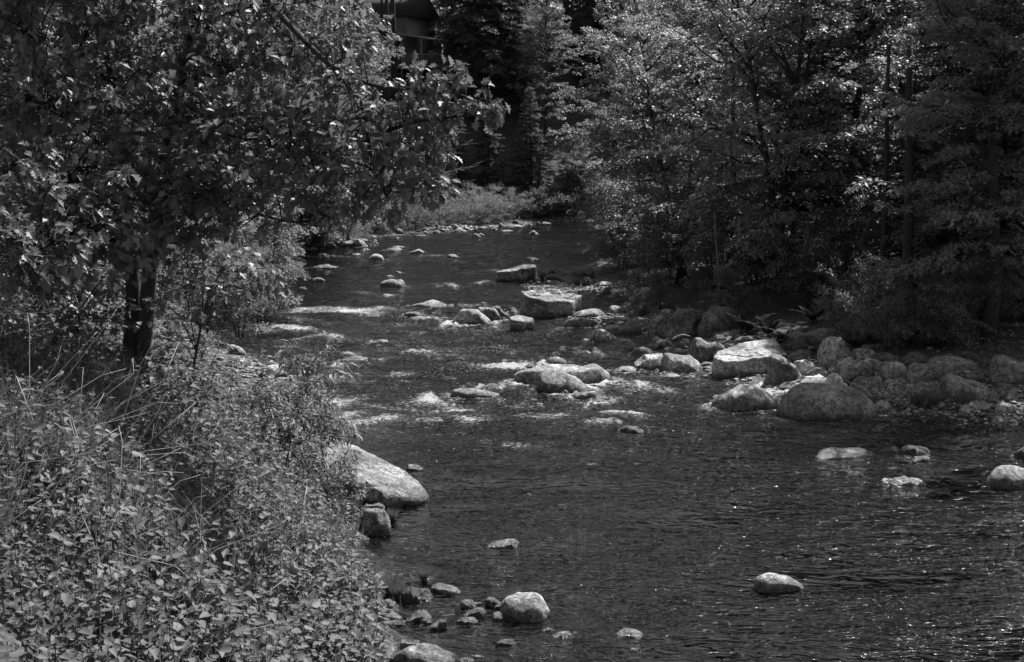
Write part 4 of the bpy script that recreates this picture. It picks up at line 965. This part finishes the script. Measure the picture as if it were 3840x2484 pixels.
trunk.tube(sB, np.interp(np.linspace(0, 1, len(sB)), [0, .1, .35, 1], [.17, .13, .09, .035]), 12)
tw = obj("trunk", trunk.mesh("oak_trunk", True), M_BARK, oak)
LIMBS = [[(775, -330, 20), (850, -190, 19.8), (950, -60, 19.5), (1080, 90, 19), (1174, 186, 18.7), (1260, 270, 18.4), (1356, 380, 18), (1450, 490, 17.8), (1560, 570, 17.6)],
    [(690, 300, 19.8), (780, 291, 19.5), (880, 262, 19.2), (1000, 226, 19), (1120, 210, 18.8)], [(1240, 250, 18.5), (1380, 320, 18), (1525, 338, 17.8), (1700, 345, 17.5), (1830, 395, 17.3)],
    [(650, 450, 19.8), (760, 470, 19.2), (900, 520, 18.8), (1060, 560, 18.3), (1180, 650, 18)], [(590, 730, 19.8), (720, 720, 19.2), (860, 760, 18.6), (1010, 820, 18), (1200, 850, 17.6)],
    [(488, 850, 20), (400, 760, 19), (280, 700, 18.2), (150, 650, 17.5), (40, 640, 17)], [(500, 650, 20.2), (400, 560, 19.4), (260, 450, 18.8), (110, 380, 18.2)], [(440, 320, 20.3), (320, 250, 19.8), (160, 160, 19.4), (30, 90, 19)],
    [(720, 160, 19.8), (820, 60, 19.5), (960, 20, 19.2), (1150, 10, 19)], [(486, 800, 20.1), (420, 880, 19), (330, 880, 18), (200, 900, 17), (90, 960, 16.2)], [(1356, 380, 18), (1380, 500, 17.8), (1400, 640, 17.5), (1450, 740, 17.3)],
    [(1450, 490, 17.8), (1580, 450, 17.5), (1700, 440, 17.3), (1790, 430, 17.2)], [(760, -100, 19.9), (600, -200, 19.5), (400, -300, 19.2)], [(360, 100, 20.4), (200, -40, 19.8), (60, -150, 19.4)], [(775, -350, 20), (950, -450, 19.6), (1200, -500, 19.2), (1400, -420, 19)]]
lp = []
for i, L_ in enumerate(LIMBS):
    P = refine(px3(L_)); th_ = .062 if i == 0 else .032
    mb = MB(); mb.tube(P, np.linspace(th_, .010, len(P)), 7); o = obj("limb", mb.mesh("limb", True), M_BARK, oak); lp.append(P)
lp.append(sA[10:]); lp.append(sB[10:]); ALLP = np.concatenate(lp)
BL = [(250, 975, 16.6, .42), (430, 900, 17.2, .5), (600, 850, 18, .5), (790, 850, 18.2, .4), (110, 1010, 16.3, .35), (520, 960, 17.6, .3), (80, 100, 19, 1.0), (100, 400, 18, 1.0), (90, 690, 17, 1.0), (170, 880, 16.4, .75), (50, 960, 16, .5), (320, 860, 17, .6), (330, 120, 20, 1.1), (350, 400, 19, 1.1), (330, 640, 18, 1.0), (470, 720, 17.6, .75), (600, 130, 20, 1.0),
    (620, 400, 18.6, 1.0), (640, 620, 18.4, .9), (700, 760, 18, .7), (880, 90, 20, 1), (880, 350, 19, 1), (900, 590, 18, .9), (960, 760, 17.8, .55), (1100, 90, 19.5, .9), (1110, 350, 18.5, .9), (1130, 560, 18, .8), (1150, 740, 17.5, .5),
    (1310, 120, 19, .55), (1330, 420, 18, .75), (1370, 600, 17.5, .65), (1380, 730, 17.5, .35), (1550, 370, 17.8, .42), (1545, 620, 17.3, .48), (1700, 290, 17.5, .25), (1560, 290, 17.6, .2), (1640, 450, 17.4, .35), (1770, 380, 17.3, .28), (1830, 400, 17.2, .14), (1620, 700, 17, .22), (1480, 740, 17, .3), (1640, 560, 17.2, .2),
    (1450, 500, 17.7, .5), (1240, 480, 18.2, .6), (1000, 200, 19.3, .8), (750, 250, 19.3, .8), (100, -150, 19, 1.2), (400, -200, 20, 1.3), (750, -200, 20, 1.3), (500, -550, 20, 1.4), (200, -450, 19.5, 1.1), (700, -850, 20, 1.2)]
LP = []; LD = []; LN = []; LS = []; tw_ = MB()
for (bx, by, Y, R) in BL:
    c = at_y(bx, by, Y); k = int(60 * R ** 2.2) + 6
    for _ in range(k):
        v = rg.randn(3); v = v / np.linalg.norm(v) * rg.rand() ** .4 * R * np.array([1, .95, .85]); p = c + v
        j = np.argmin(((ALLP - p) ** 2).sum(1) + rg.rand(len(ALLP)) * .2); a = ALLP[j]; md = (a + p) / 2 + rg.randn(3) * .1 + np.array([0, 0, .12])
        if rg.rand() < .4: tw_.tube(np.array([a, md, p]), [.013, .009, .004], 3)
        d = norm(p - a); m = rg.randint(6, 11)
        az = rg.rand(m) * 2 * pi; rr_ = rg.uniform(.2, 1, m)
        L_ = np.stack([np.cos(az) * rr_, np.sin(az) * rr_, -.55 + .45 * rg.randn(m)], -1) + d * .5
        LP.append(p + rg.randn(m, 3) * .05); LD.append(L_); LN.append(np.stack([np.cos(az) * .5, np.sin(az) * .5, np.full(m, .9)], -1) + rg.randn(m, 3) * .35 + np.array([0, -.25, 0])); LS.append(rg.uniform(.11, .18, m))
crown = leaf_mesh("oak_crown", [leaves(np.concatenate(LP), np.concatenate(LD), np.concatenate(LN), np.concatenate(LS), OAK)])
ol = obj("crown", crown, M_OAK, oak); tt_ = obj("twigs", tw_.mesh("oak_twigs"), M_BARK, oak)
for ch in oak.children: ch.matrix_parent_inverse = __import__("mathutils").Matrix.Translation(-oak.location)

def blob_bush(name, label, cat, root, blobs, T, mat, lmin, lmax, dens, seed, group=None, droop=.35):
    rg = np.random.RandomState(seed); r = obj(name, None); gz = ground(root[0], root[1]); r.location = (root[0], root[1], gz)
    base = np.array([root[0], root[1], gz]); mb = MB(); P = []; L = []; Nn = []; S = []
    cs = np.array([at_y(b_[0], b_[1], b_[2]) for b_ in blobs]); mid_ = cs.mean(0); st_ = refine(np.array([base, base * .55 + mid_ * .45 + [0, 0, .15], mid_]), 6); mb.tube(st_, np.linspace(.028, .012, len(st_)), 6)
    for (bx, by, Y, R), c in zip(blobs, cs):
        k0 = st_[rg.randint(len(st_) // 4, len(st_))]; p = refine(np.array([k0, (k0 + c) / 2 + [0, 0, .12 + .1 * rg.randn()], c]), 5); mb.tube(p, np.linspace(.012, .005, len(p)), 5)
        for _ in range(int(dens * R * R)):
            v = rg.randn(3); v = v / np.linalg.norm(v) * rg.rand() ** .4 * R * np.array([1.1, 1, .6]); q = c + v; a = p[rg.randint(len(p) // 2, len(p))]
            if rg.rand() < .5: mb.tube(np.array([a, (a + q) / 2 + [0, 0, .06], q]), [.007, .005, .003], 3)
            m = rg.randint(7, 13); t = rg.rand(m)[:, None]; d = norm(q - a)
            P.append(q + d * (t - .5) * .5 + rg.randn(m, 3) * [.09, .09, .03]); L.append(d * .6 + rg.randn(m, 3) * .5 - [0, 0, droop]); Nn.append(rg.randn(m, 3) * .4 + [0, 0, 1]); S.append(rg.uniform(lmin, lmax, m))
    o1 = obj("stems", mb.mesh("bush_stems"), M_BARK, r); o2 = obj("leaves", leaf_mesh("bush_leaves", [leaves(np.concatenate(P), np.concatenate(L), np.concatenate(Nn), np.concatenate(S), T)]), mat, r)
    for ch in (o1, o2): ch.matrix_parent_inverse = __import__("mathutils").Matrix.Translation(-r.location)
    tag(r, label, cat, group)
MAPLE = half_leaf([(.02, .12, .0), (-.05, .36, .04), (.22, .26, .05), (.35, .52, .08), (.52, .40, .05), (.55, .2, .02), (.75, .22, 0)], [(0, 0, 0), (.5, 0, -.02), (1, 0, -.12)])
b0 = at_y(700, 1330, 21.5); blob_bush("maple_sapling", "dark shaded young maple spreading low branches right of the oak trunk", "sapling", (b0[0], b0[1]),
    [(620, 900, 19.5, .6), (760, 930, 20, .55), (880, 960, 20.5, .5), (980, 1010, 21, .35), (680, 1020, 20, .5), (820, 1060, 20.5, .4), (930, 1090, 21, .3), (600, 1120, 19.5, .35), (720, 1180, 20, .25), (650, 1300, 20.5, .3), (1060, 1050, 21, .22)], MAPLE, M_OAK, .09, .15, 42, 3, "saplings on the near left bank")
b0 = at_y(300, 1330, 20.5); blob_bush("maple_sapling", "dark shaded young maple left of the oak trunk above the thicket", "sapling", (b0[0], b0[1]),
    [(380, 950, 20, .5), (420, 1080, 20, .45), (250, 1060, 20.5, .6), (120, 1090, 20.5, .6), (330, 1180, 20, .5), (180, 1200, 20.5, .5), (440, 1230, 19.5, .3), (40, 1180, 20, .5), (520, 1000, 19.4, .3)], MAPLE, M_OAK, .09, .15, 42, 4, "saplings on the near left bank")
b0 = at_y(1000, 1560, 24.); blob_bush("leaning_sapling", "sapling with clusters of drooping narrow leaves leaning out over the rapids", "sapling", (b0[0], b0[1]),
    [(1110, 1340, 24, .28), (1180, 1350, 24, .3), (1240, 1400, 24, .25), (1150, 1440, 24, .3), (1090, 1480, 23.7, .3), (1200, 1500, 23.5, .28), (1240, 1580, 23, .28), (1150, 1560, 23, .3), (1060, 1560, 23, .35), (1000, 1480, 23.6, .3), (1270, 1600, 22.6, .2)], LANCE, M_SHRUB, .13, .22, 110, 6, "saplings on the near left bank", .8)
# second trunk at the left edge
old = obj("old_tree", None); ob = at_y(150, 1000, 23.0); gz = float(ground(ob[0], 23.0)); old.location = (ob[0], 23.0, gz)
mb = MB(); P = np.array([(0, 0, -.2), (.02, 0, 1.5), (0, .03, 3), (-.03, 0, 5), (0, 0, 7), (.1, 0, 9)]); mb.tube(refine(P), np.linspace(.26, .13, 21), 12)
obj("trunk", mb.mesh("old_trunk", True), M_BARK, old); obj("crown", PROTO['maple3'][0][1], M_BROAD, old).location = (0, 0, 5.0)
tag(old, "thick rough-barked trunk at the far left behind the oak leaves", "tree")

# ------------------------------------------------------------------ knotweed thicket on the near left bank
rg = np.random.RandomState(8)
def stalks(n, xs, ys, hmin, hmax, nl, T, sz, spread, lean=.25):
    """stems with alternate arching leaves; returns stem tubes and leaf arrays"""
    mb = MB(); P = []; L = []; Nn = []; S = []
    for i in range(n):
        x, y = xs[i], ys[i]; z = float(GR0[i]) if GR0 is not None else 0.0
        h = rg.uniform(hmin, hmax) * HM[i]; a = rg.rand() * 6.28; ln = lean * rg.rand() * h
        t = np.linspace(0, 1, 4)[:, None]; dirv = np.array([cos(a), sin(a)]) + np.array([.5, -.2])
        pth = np.array([x, y, z]) + np.concatenate([dirv[None] * ln * t ** 1.6, h * t - .15 * h * t ** 3 * lean], 1)
        mb.tube(pth, [.006, .005, .004, .002], 3)
        m = nl + rg.randint(-1, 3); tt = np.linspace(.3, 1, m); k = np.minimum((tt * 3).astype(int), 2); b = pth[k] + (pth[k + 1] - pth[k]) * (tt * 3 - k)[:, None]
        az = a + np.arange(m) * 2.6 + rg.randn(m) * .4; o_ = np.stack([np.cos(az), np.sin(az), -.15 + .25 * rg.randn(m)], -1)
        P.append(b + o_ * .03); L.append(o_); Nn.append(np.stack([rg.randn(m) * .35, rg.randn(m) * .35 - .1, np.ones(m)], -1)); S.append(sz * HM[i] * rg.uniform(.45, 1.3, m) * (1.1 - .45 * tt))
    return mb, (np.concatenate(P), np.concatenate(L), np.concatenate(Nn), np.concatenate(S), T)
def bank_points(n, y0, y1, smin=.1, smax=11, bias=1.0):
    ys = y0 + (y1 - y0) * rg.rand(n) ** bias; s = smin + (smax - smin) * rg.rand(n) ** 1.25; xs = xL(ys) - s
    m = (xs > x_at(-120, ys, 2.0)); return xs[m], ys[m]
xs, ys = bank_points(8800, 6.5, 27, .05, 9.5)
n3 = fbm(np.stack([xs * .8, ys * .8, xs * 0], -1), 3, 44); keep = n3 + .35 * rg.randn(len(xs)) > -.42; xs, ys = xs[keep], ys[keep]
HM = np.clip(1 + .45 * fbm(np.stack([xs * .45, ys * .45, xs * 0 + 3], -1), 3, 12), .65, 1.3); GR0 = ground(xs, ys); smb, lv = stalks(len(xs), xs, ys, .22, .75, 7, HEART, .108, .3)
kn = obj("knotweed_thicket", None); tag(kn, "dense thicket of heart-leaved weeds covering the near left bank", "thicket", None, "stuff")
obj("leaves", leaf_mesh("knotweed_leaves", [leaves(*lv)]), M_KNOT, kn); obj("stems", smb.mesh("knotweed_stems"), M_BARK2, kn)
# fine grass and vetch tangled between the weeds
xs, ys = bank_points(20000, 6.5, 29, .0, 10); gz_ = ground(xs, ys); n = len(xs); n3 = fbm(np.stack([xs * .6 + 9, ys * .6, xs * 0], -1), 3, 4); hh = rg.uniform(.1, .7, n) * np.clip(.6 + 1.1 * n3, .12, 1.25)
Pp = np.stack([xs, ys, gz_ + hh * .55], -1); Ld = np.stack([rg.randn(n) * .6, rg.randn(n) * .6, .5 + rg.rand(n)], -1)
gb = (np.array([(-.6, .012, 0), (-.6, -.012, 0), (.1, -.012, .02), (.1, .012, .02), (.8, 0, -.12)]), [[0, 1, 2, 3], [3, 2, 4]])
o = obj("grass", leaf_mesh("grass", [leaves(Pp, Ld, rg.randn(n, 3), .12 + .4 * hh, gb)]), M_GRASS); tag(o, "tangled fine grass between the weeds of the near left bank", "grass", None, "stuff")
xs, ys = bank_points(16000, 8, 24, 3.0, 11); n = len(xs); P_ = np.stack([xs, ys, ground(xs, ys) + .3], -1)
o = obj("grass", leaf_mesh("fine_grass", [leaves(P_, np.stack([.5 + rg.randn(n) * .5, rg.randn(n) * .4, .5 + rg.rand(n)], -1), rg.randn(n, 3), rg.uniform(.2, .42, n), gb)]), M_GRASS); tag(o, "fine leaning grass at the far left of the near bank", "grass", None, "stuff")
# small leaves low down
xs, ys = bank_points(34000, 6.5, 29, .0, 10); n = len(xs); Pp = np.stack([xs, ys, ground(xs, ys) + rg.uniform(.02, .4, n)], -1)
o = obj("undergrowth", leaf_mesh("undergrowth", [leaves(Pp, rg.randn(n, 3) * [1, 1, .4], rg.randn(n, 3) * .5 + [0, 0, 1], rg.uniform(.045, .11, n), KITE)]), M_KNOT); tag(o, "small low leaves under the weeds of the near left bank", "ground cover", None, "stuff")
# dead pale stalks leaning through the weeds
mb = MB()
for i in range(75):
    px, py = rg.uniform(-60, 450), rg.uniform(1480, 2200)
    if i > 50: px, py = rg.uniform(100, 1250), rg.uniform(1700, 2484)
    P = hit(px, py); l = rg.uniform(.4, 1.3); a = radians(rg.normal(42, 24)); d = np.array([cos(a) * .9, rg.uniform(-.3, .5), sin(a)]) * l
    m1 = P + d * .5 + rg.randn(3) * .05; mb.tube(np.array([P - [0, 0, .1], m1, P + d, P + d * 1.15 + rg.randn(3) * .08]) + [0, 0, .15], [.0045, .004, .003, .002], 4)
o = obj("dead_stalks", mb.mesh("dead_stalks"), M_DRY); tag(o, "pale dry stalks of last year leaning through the left bank weeds", "dry stalks", None, "stuff")
# taller single knotweed plants that stand out
GR0 = np.zeros(1); HM = np.ones(1); KP = []
for k in range(4):
    smb, lv = stalks(1, [0.], [0.], .9, 1.15, 12, HEART, .15, .3, .5); KP.append((smb.mesh("stem"), leaf_mesh("leaves", [leaves(*lv)])))
KW = [(1010, 2010, "tall leafy weed shoot in the middle of the left bank with bright upper leaves"), (700, 1640, "bright cluster-topped weed shoot high on the left bank"), (660, 1700, "weed shoot just left of the bright cluster-topped one"), (860, 1830, "leafy weed shoot left of the tall central one"), (870, 1900, "weed shoot with bright pointed leaves below the central one"),
    (1130, 2420, "leaning weed shoot near the bottom edge beside the ragged shore boulder"), (930, 2330, "weed shoot in the lower middle of the thicket"), (180, 1260, "tall weed shoot against the dark forest at the upper left of the thicket"), (70, 1290, "weed shoot at the upper left frame edge of the thicket"), (330, 1300, "slender weed shoot against the dark, left of the oak trunk"),
    (260, 2380, "big-leaved weed shoot at the bottom left"), (90, 2300, "big-leaved weed shoot at the left frame edge near the bottom"), (520, 2450, "weed shoot cut by the bottom edge, left part"), (1180, 2240, "weed shoot at the lower right fringe of the thicket"), (450, 1290, "weed shoot right in front of the oak trunk foot"), (1320, 2430, "weed shoot hanging over the shore boulder at the bottom edge")]
for i, (px, py, lab) in enumerate(KW):
    P = hit(px, py + 60); r = obj("knotweed_shoot", None); r.location = P; r.rotation_euler = (0, 0, i * 1.3); r.scale = [.8 + .08 * (i % 3)] * 3
    obj("stem", KP[i % 4][0], M_BARK2, r); obj("leaves", KP[i % 4][1], M_KNOT, r); tag(r, lab, "weed", "taller weed shoots on the left bank")

# ------------------------------------------------------------------ ferns, tufts
def fern_mesh(seed):
    rg = np.random.RandomState(seed); mb = MB(); P = []; L = []; Nn = []; S = []
    for i in range(13):
        a = i * 2.4 + rg.rand(); l = rg.uniform(.5, .85); el = rg.uniform(.9, 1.3); t = np.linspace(0, 1, 9)[:, None]
        p = np.concatenate([np.array([cos(a), sin(a)])[None] * l * (cos(el) * t + .45 * t * t), l * sin(el) * t - .42 * l * t ** 2.2], 1)
        mb.tube(p, np.linspace(.005, .001, 9), 3)
        tt = np.linspace(.12, .98, 40); k = np.minimum((tt * 8).astype(int), 7); b = p[k] + (p[k + 1] - p[k]) * (tt * 8 - k)[:, None]; td = norm(p[k + 1] - p[k])
        sd = norm(np.cross(td, [0, 0, 1.])); up = np.cross(sd, td)
        for s_ in (1, -1): P.append(b); L.append(sd * s_ + td * .3 - up * .15); Nn.append(up); S.append(.10 * l / .7 * np.sin(np.clip(tt * 1.05, 0, 1) * pi * .93 + .25) + .01)
    return mb, (np.concatenate(P), np.concatenate(L), np.concatenate(Nn), np.concatenate(S), THIN)
fm_, fl_ = fern_mesh(3); FR = fm_.mesh("stalks"); FL = leaf_mesh("fronds", [leaves(*fl_)])
FERNS = [(2800, 1250, 1.5, "large dim fern right of the wide dark boulder"), (2740, 1220, 1.1, "fern at the left of the large dim one"), (2880, 1260, 1.3, "fern on the slope above the clean-cut block"), (2960, 1300, 1.3, "fern above the dark wedge boulder"), (2900, 1310, 1.0, "fern just behind the clean-cut block"), (3060, 1330, 1.0, "fern left of the tall round boulder"),
    (3210, 1310, 1.0, "bright-tipped fern on the shoulder of the tall round boulder"), (3260, 1300, .9, "fern right of the shoulder fern"), (3050, 1210, 1.2, "fern in front of the fallen log"), (3400, 1300, 1.1, "fern below the open twiggy bush"), (3500, 1310, 1.0, "fern between the back boulders at right"), (2680, 1200, .9, "fern on top of the wide dark boulder")]
for i, (px, py, s, lab) in enumerate(FERNS):
    P = hit(px, py); r = obj("fern", None); r.location = P; r.scale = (s, s, s); r.rotation_euler = (0, 0, i * 1.1); obj("stalks", FR, M_BARK2, r); obj("fronds", FL, M_FERN, r); tag(r, lab, "fern", "ferns of the right bank")
n = 260; a = rg.rand(n) * 6.28; TUFT = leaf_mesh("tuft", [leaves(np.stack([np.cos(a) * .12 * rg.rand(n), np.sin(a) * .12 * rg.rand(n), rg.uniform(.1, .16, n)], -1), np.stack([np.cos(a) * .5, np.sin(a) * .5, .6 + rg.rand(n)], -1), rg.randn(n, 3), rg.uniform(.2, .36, n), gb)])
TUFTS = [(3440, 1530, 1.2, "grass tuft at the dark waterline in front of the cobbles, left part"), (3500, 1530, 1.1, "grass tuft at the dark waterline right of its neighbour"), (3620, 1530, 1.0, "grass tuft at the foot of the wide dark boulder"), (1985, 1055, 1.3, "grass tuft beside the foot of the slanting slab"), (2035, 1052, 1.2, "grass tuft between slanting slab and bar rocks"), (2165, 1078, 1.0, "small grass tuft on the cobble bar by the round dark boulder"),
    (1460, 2230, .8, "dark grass tuft beside the crusted boulder"), (1490, 2250, .7, "weed tuft in front of the crusted boulder"), (1590, 2180, .6, "small plant tuft behind the crusted boulder"), (1310, 1945, 1.0, "grass tuft left of the big light bank boulder"), (1475, 1955, .6, "grass tuft on the right side of the big light bank boulder"), (2410, 1190, 1.0, "dark grass tuft at the end of the gravel patch"), (1960, 1062, 1.3, "leafy tuft under the slanting slab")]
for i, (px, py, s, lab) in enumerate(TUFTS):
    P = hit(px, py); o = obj("grass_tuft", TUFT, M_GRASS); o.location = P; o.scale = (s, s, s); o.rotation_euler = (0, 0, i); tag(o, lab, "grass tuft", "grass tufts at the waterline")

# ------------------------------------------------------------------ forest floor litter of leaves and low plants on both banks (uncountable)
def cover(name, label, n, x0, x1, y0, y1, cond, sz, mat):
    x = rg.uniform(x0, x1, n); y = rg.uniform(y0, y1, n); m = cond(x, y); x, y = x[m], y[m]; k = len(x)
    nz = fbm(np.stack([x * .8, y * .8, x * 0], -1), 3, 7); hgt = rg.rand(k) ** 1.5 * np.clip(.25 + .5 * nz, .03, .8)
    P = np.stack([x, y, ground(x, y) + hgt], -1); o = obj(name, leaf_mesh(name, [leaves(P, rg.randn(k, 3) * [1, 1, .4], rg.randn(k, 3) * .4 + [0, 0, 1], sz * rg.uniform(.6, 1.4, k), KITE)]), mat)
    tag(o, label, "ground cover", None, "stuff")
cover("forest_undergrowth", "low leafy undergrowth on the right-bank forest floor", 110000, 4, 34, 24, 70, lambda x, y: x > xR(y) + 5.0, .10, M_SHRUB)
cover("bank_undergrowth", "low leafy growth covering the far left bank", 80000, -32, 12, 23, 101, lambda x, y: (((xL(y) - x > np.where(y < 45, .4, .8)) & ((xL(y) - x < 6) | (y < 60))) | (y > 99)), .13, M_SHRUB)

# ------------------------------------------------------------------ cabin on the far slope
cb = at_y(1500, 250, 119.0); gz = float(ground(cb[0], 119.0)); hz_ = cb[2]
cab = obj("cabin", None); cab.location = (cb[0], 119, hz_); cab.rotation_euler = (0, 0, radians(-24)); tag(cab, "dim clapboard cabin with a covered deck seen through the trees at upper centre", "house")
mb = MB(); mb.box(-4.5, .6, 0, 5, -2.5, 4.2)
for k in range(34): mb.box(-4.54, .64, -.045, .0, -.2 + k * .13, -.2 + k * .13 + .10)
obj("wall", mb.mesh("wall"), M_SIDING, cab)
for x_, z_ in ((-3.4, 2.2), (-1.4, 2.2), (-.05, 0)):
    mb = MB(); w_ = .95 if z_ else .62; h_ = 1.3 if z_ else 2.0; mb.box(x_ - w_ / 2, x_ + w_ / 2, -.08, -.05, z_, z_ + h_); f_ = obj("window" if z_ else "door", mb.mesh("win"), M_GLASS, cab)
    mb = MB(); mb.box(x_ - w_ / 2 - .08, x_ - w_ / 2, -.11, -.05, z_, z_ + h_ + .08); mb.box(x_ + w_ / 2, x_ + w_ / 2 + .08, -.11, -.05, z_, z_ + h_ + .08); mb.box(x_ - w_ / 2, x_ + w_ / 2, -.11, -.05, z_ + h_, z_ + h_ + .08); obj("frame", mb.mesh("frame"), M_WOOD, f_)
mb = MB(); V = [(-5, -.5, 4.0), (1.1, -.5, 4.0), (1.1, 5.5, 4.0), (-5, 5.5, 4.0), (-5, 2.5, 6.3), (1.1, 2.5, 6.3)]; mb.add(V, [(0, 1, 5, 4), (2, 3, 4, 5), (0, 4, 3), (1, 2, 5), (0, 3, 2, 1)]); obj("roof", mb.mesh("roof"), M_DARK, cab)
mb = MB(); V = [(.7, -2.3, 2.6), (5.0, -2.3, 1.9), (5.0, 2, 1.9), (.7, 2, 2.6)]; V += [(a_, b_, c_ - .14) for a_, b_, c_ in V]; mb.add(V, [(0, 1, 2, 3), (7, 6, 5, 4), (0, 4, 5, 1), (1, 5, 6, 2), (2, 6, 7, 3), (3, 7, 4, 0)]); obj("porch_roof", mb.mesh("porch_roof"), M_WOOD, cab)
mb = MB(); mb.box(-.6, 5, -2.2, 1.8, -.25, -.08); dk = obj("deck", mb.mesh("deck"), M_WOOD, cab)
mb = MB(); mb.box(-.6, 5, -2.2, -2.12, .78, .86)
for k in range(36): mb.box(-.58 + k * .155, -.54 + k * .155, -2.19, -2.15, -.08, .78)
obj("railing", mb.mesh("railing"), M_WOOD, dk)
for x_ in (-.55, 1.3, 3.1, 4.9):
    mb = MB(); mb.box(x_ - .06, x_ + .06, -2.12, -2.0, -2.5, 2.5 - .165 * max(x_ - .7, 0)); obj("post", mb.mesh("post"), M_WOOD, cab)

# bare trunks, snag, log and branches
def pole(name, label, px, Y, h, r, lean=0.0, mat=None, cat="tree"):
    x = x_at(px, Y, 2); z = float(ground(x, Y)); r_ = obj(name, None); r_.location = (x, Y, z)
    t = np.linspace(0, 1, 8)[:, None]; mb = MB(); mb.tube(np.concatenate([lean * t * h + .06 * np.sin(t * 5), .05 * np.cos(t * 4), h * t - .3], 1), np.linspace(r, r * .45, 8), 9)
    q_ = np.random.RandomState(int(px))
    for k in range(9):
        zz = h * q_.uniform(.25, .95); a = q_.rand() * 6.28; l = q_.uniform(.4, 1.4); mb.tube(np.array([(lean * zz, 0, zz), (lean * zz + cos(a) * l * .6, sin(a) * l * .6, zz - .05), (lean * zz + cos(a) * l, sin(a) * l, zz + .1)]), [.02, .012, .004], 4)
    obj("trunk", mb.mesh("trunk", True), mat or M_BARK, r_); tag(r_, label, cat, "bare trunks in the forest")
pole("bare_trunk", "straight bare trunk before the cabin wall", 1480, 114, 13, .28, .0)
pole("bare_trunk", "bare trunk next to the cabin corner, left of the deck", 1455, 112.5, 13, .22, .01)
pole("bare_trunk", "thin dark trunk crossing the cabin siding", 1435, 113, 12, .16, .015)
pole("bare_trunk", "leaning trunk in the dark hollow left of the river bend", 2010, 103, 5, .12, .08)
pole("bare_trunk", "pale trunk with patchy bark in the right forest shade", 3395, 39, 8, .17, -.01)
pole("bare_trunk", "slim trunk left of the patchy pale one in the right forest", 3300, 42, 8, .11, .01)
pole("bare_trunk", "leaning slim trunk high in the right forest", 3690, 40, 10, .10, -.05)
pole("bare_trunk", "second slim trunk near the right frame edge", 3760, 42, 10, .13, -.03)
pole("bare_trunk", "thin pale pole stem behind the huge mossy boulder", 2695, 45, 3.4, .06, -.03, M_BARK2)
pole("bare_trunk", "dark upright trunk in the leaves left of the forked tree", 2740, 52, 9, .14, .0)
P = at_y(3110, 1185, 42.); Q_ = at_y(3345, 1170, 42.5); mb = MB(); mb.tube(refine(np.array([P, (P + Q_) / 2 + [0, 0, .05], Q_])), np.linspace(.09, .11, 9), 8)
r = obj("fallen_log", mb.mesh("log", True), M_BARK2); tag(r, "fallen log lying in the forest shade behind the right-bank boulders", "log")
x_ = x_at(1650, 90, 1); SN = tree_proto(21, 5.6, 3.4, .25, 30, 9, 2, .05, 'broad', .07, None, KITE, True)[0]
r = obj("dead_snag", SN, M_WOOD); r.location = (x_, 90, ground(x_, 90.) - .1); r.rotation_euler = (0, radians(-8), 0); tag(r, "leafless tangle of pale dead branches beside the oak's right-hand leaves", "dead tree")
for i, (a_, b_, Y, lab) in enumerate([((3010, 1285), (3060, 1200), 41, "thin curved bare branch arching over the dark ferns"), ((2520, 1273), (2590, 1262), 37.5, "short stick lying across the pile-tip rocks"), ((2105, 1482), (2130, 1474), 31.2, "small bent white twig at the foot of the dark-bellied boulder"), ((3700, 1430), (3740, 1500), 33.5, "stick leaning between the right-edge boulders"), ((3590, 1230), (3650, 1090), 39, "bare upright stick among the right-bank bushes")]):
    A = at_y(*a_, Y); B = at_y(*b_, Y); mb = MB(); mb.tube(refine(np.array([A, (A + B) / 2 + [0, 0, .1], B])), np.linspace(.025, .012, 9) if i != 2 else .012, 5); o = obj("stick", mb.mesh("stick"), M_DRY); tag(o, lab, "stick")
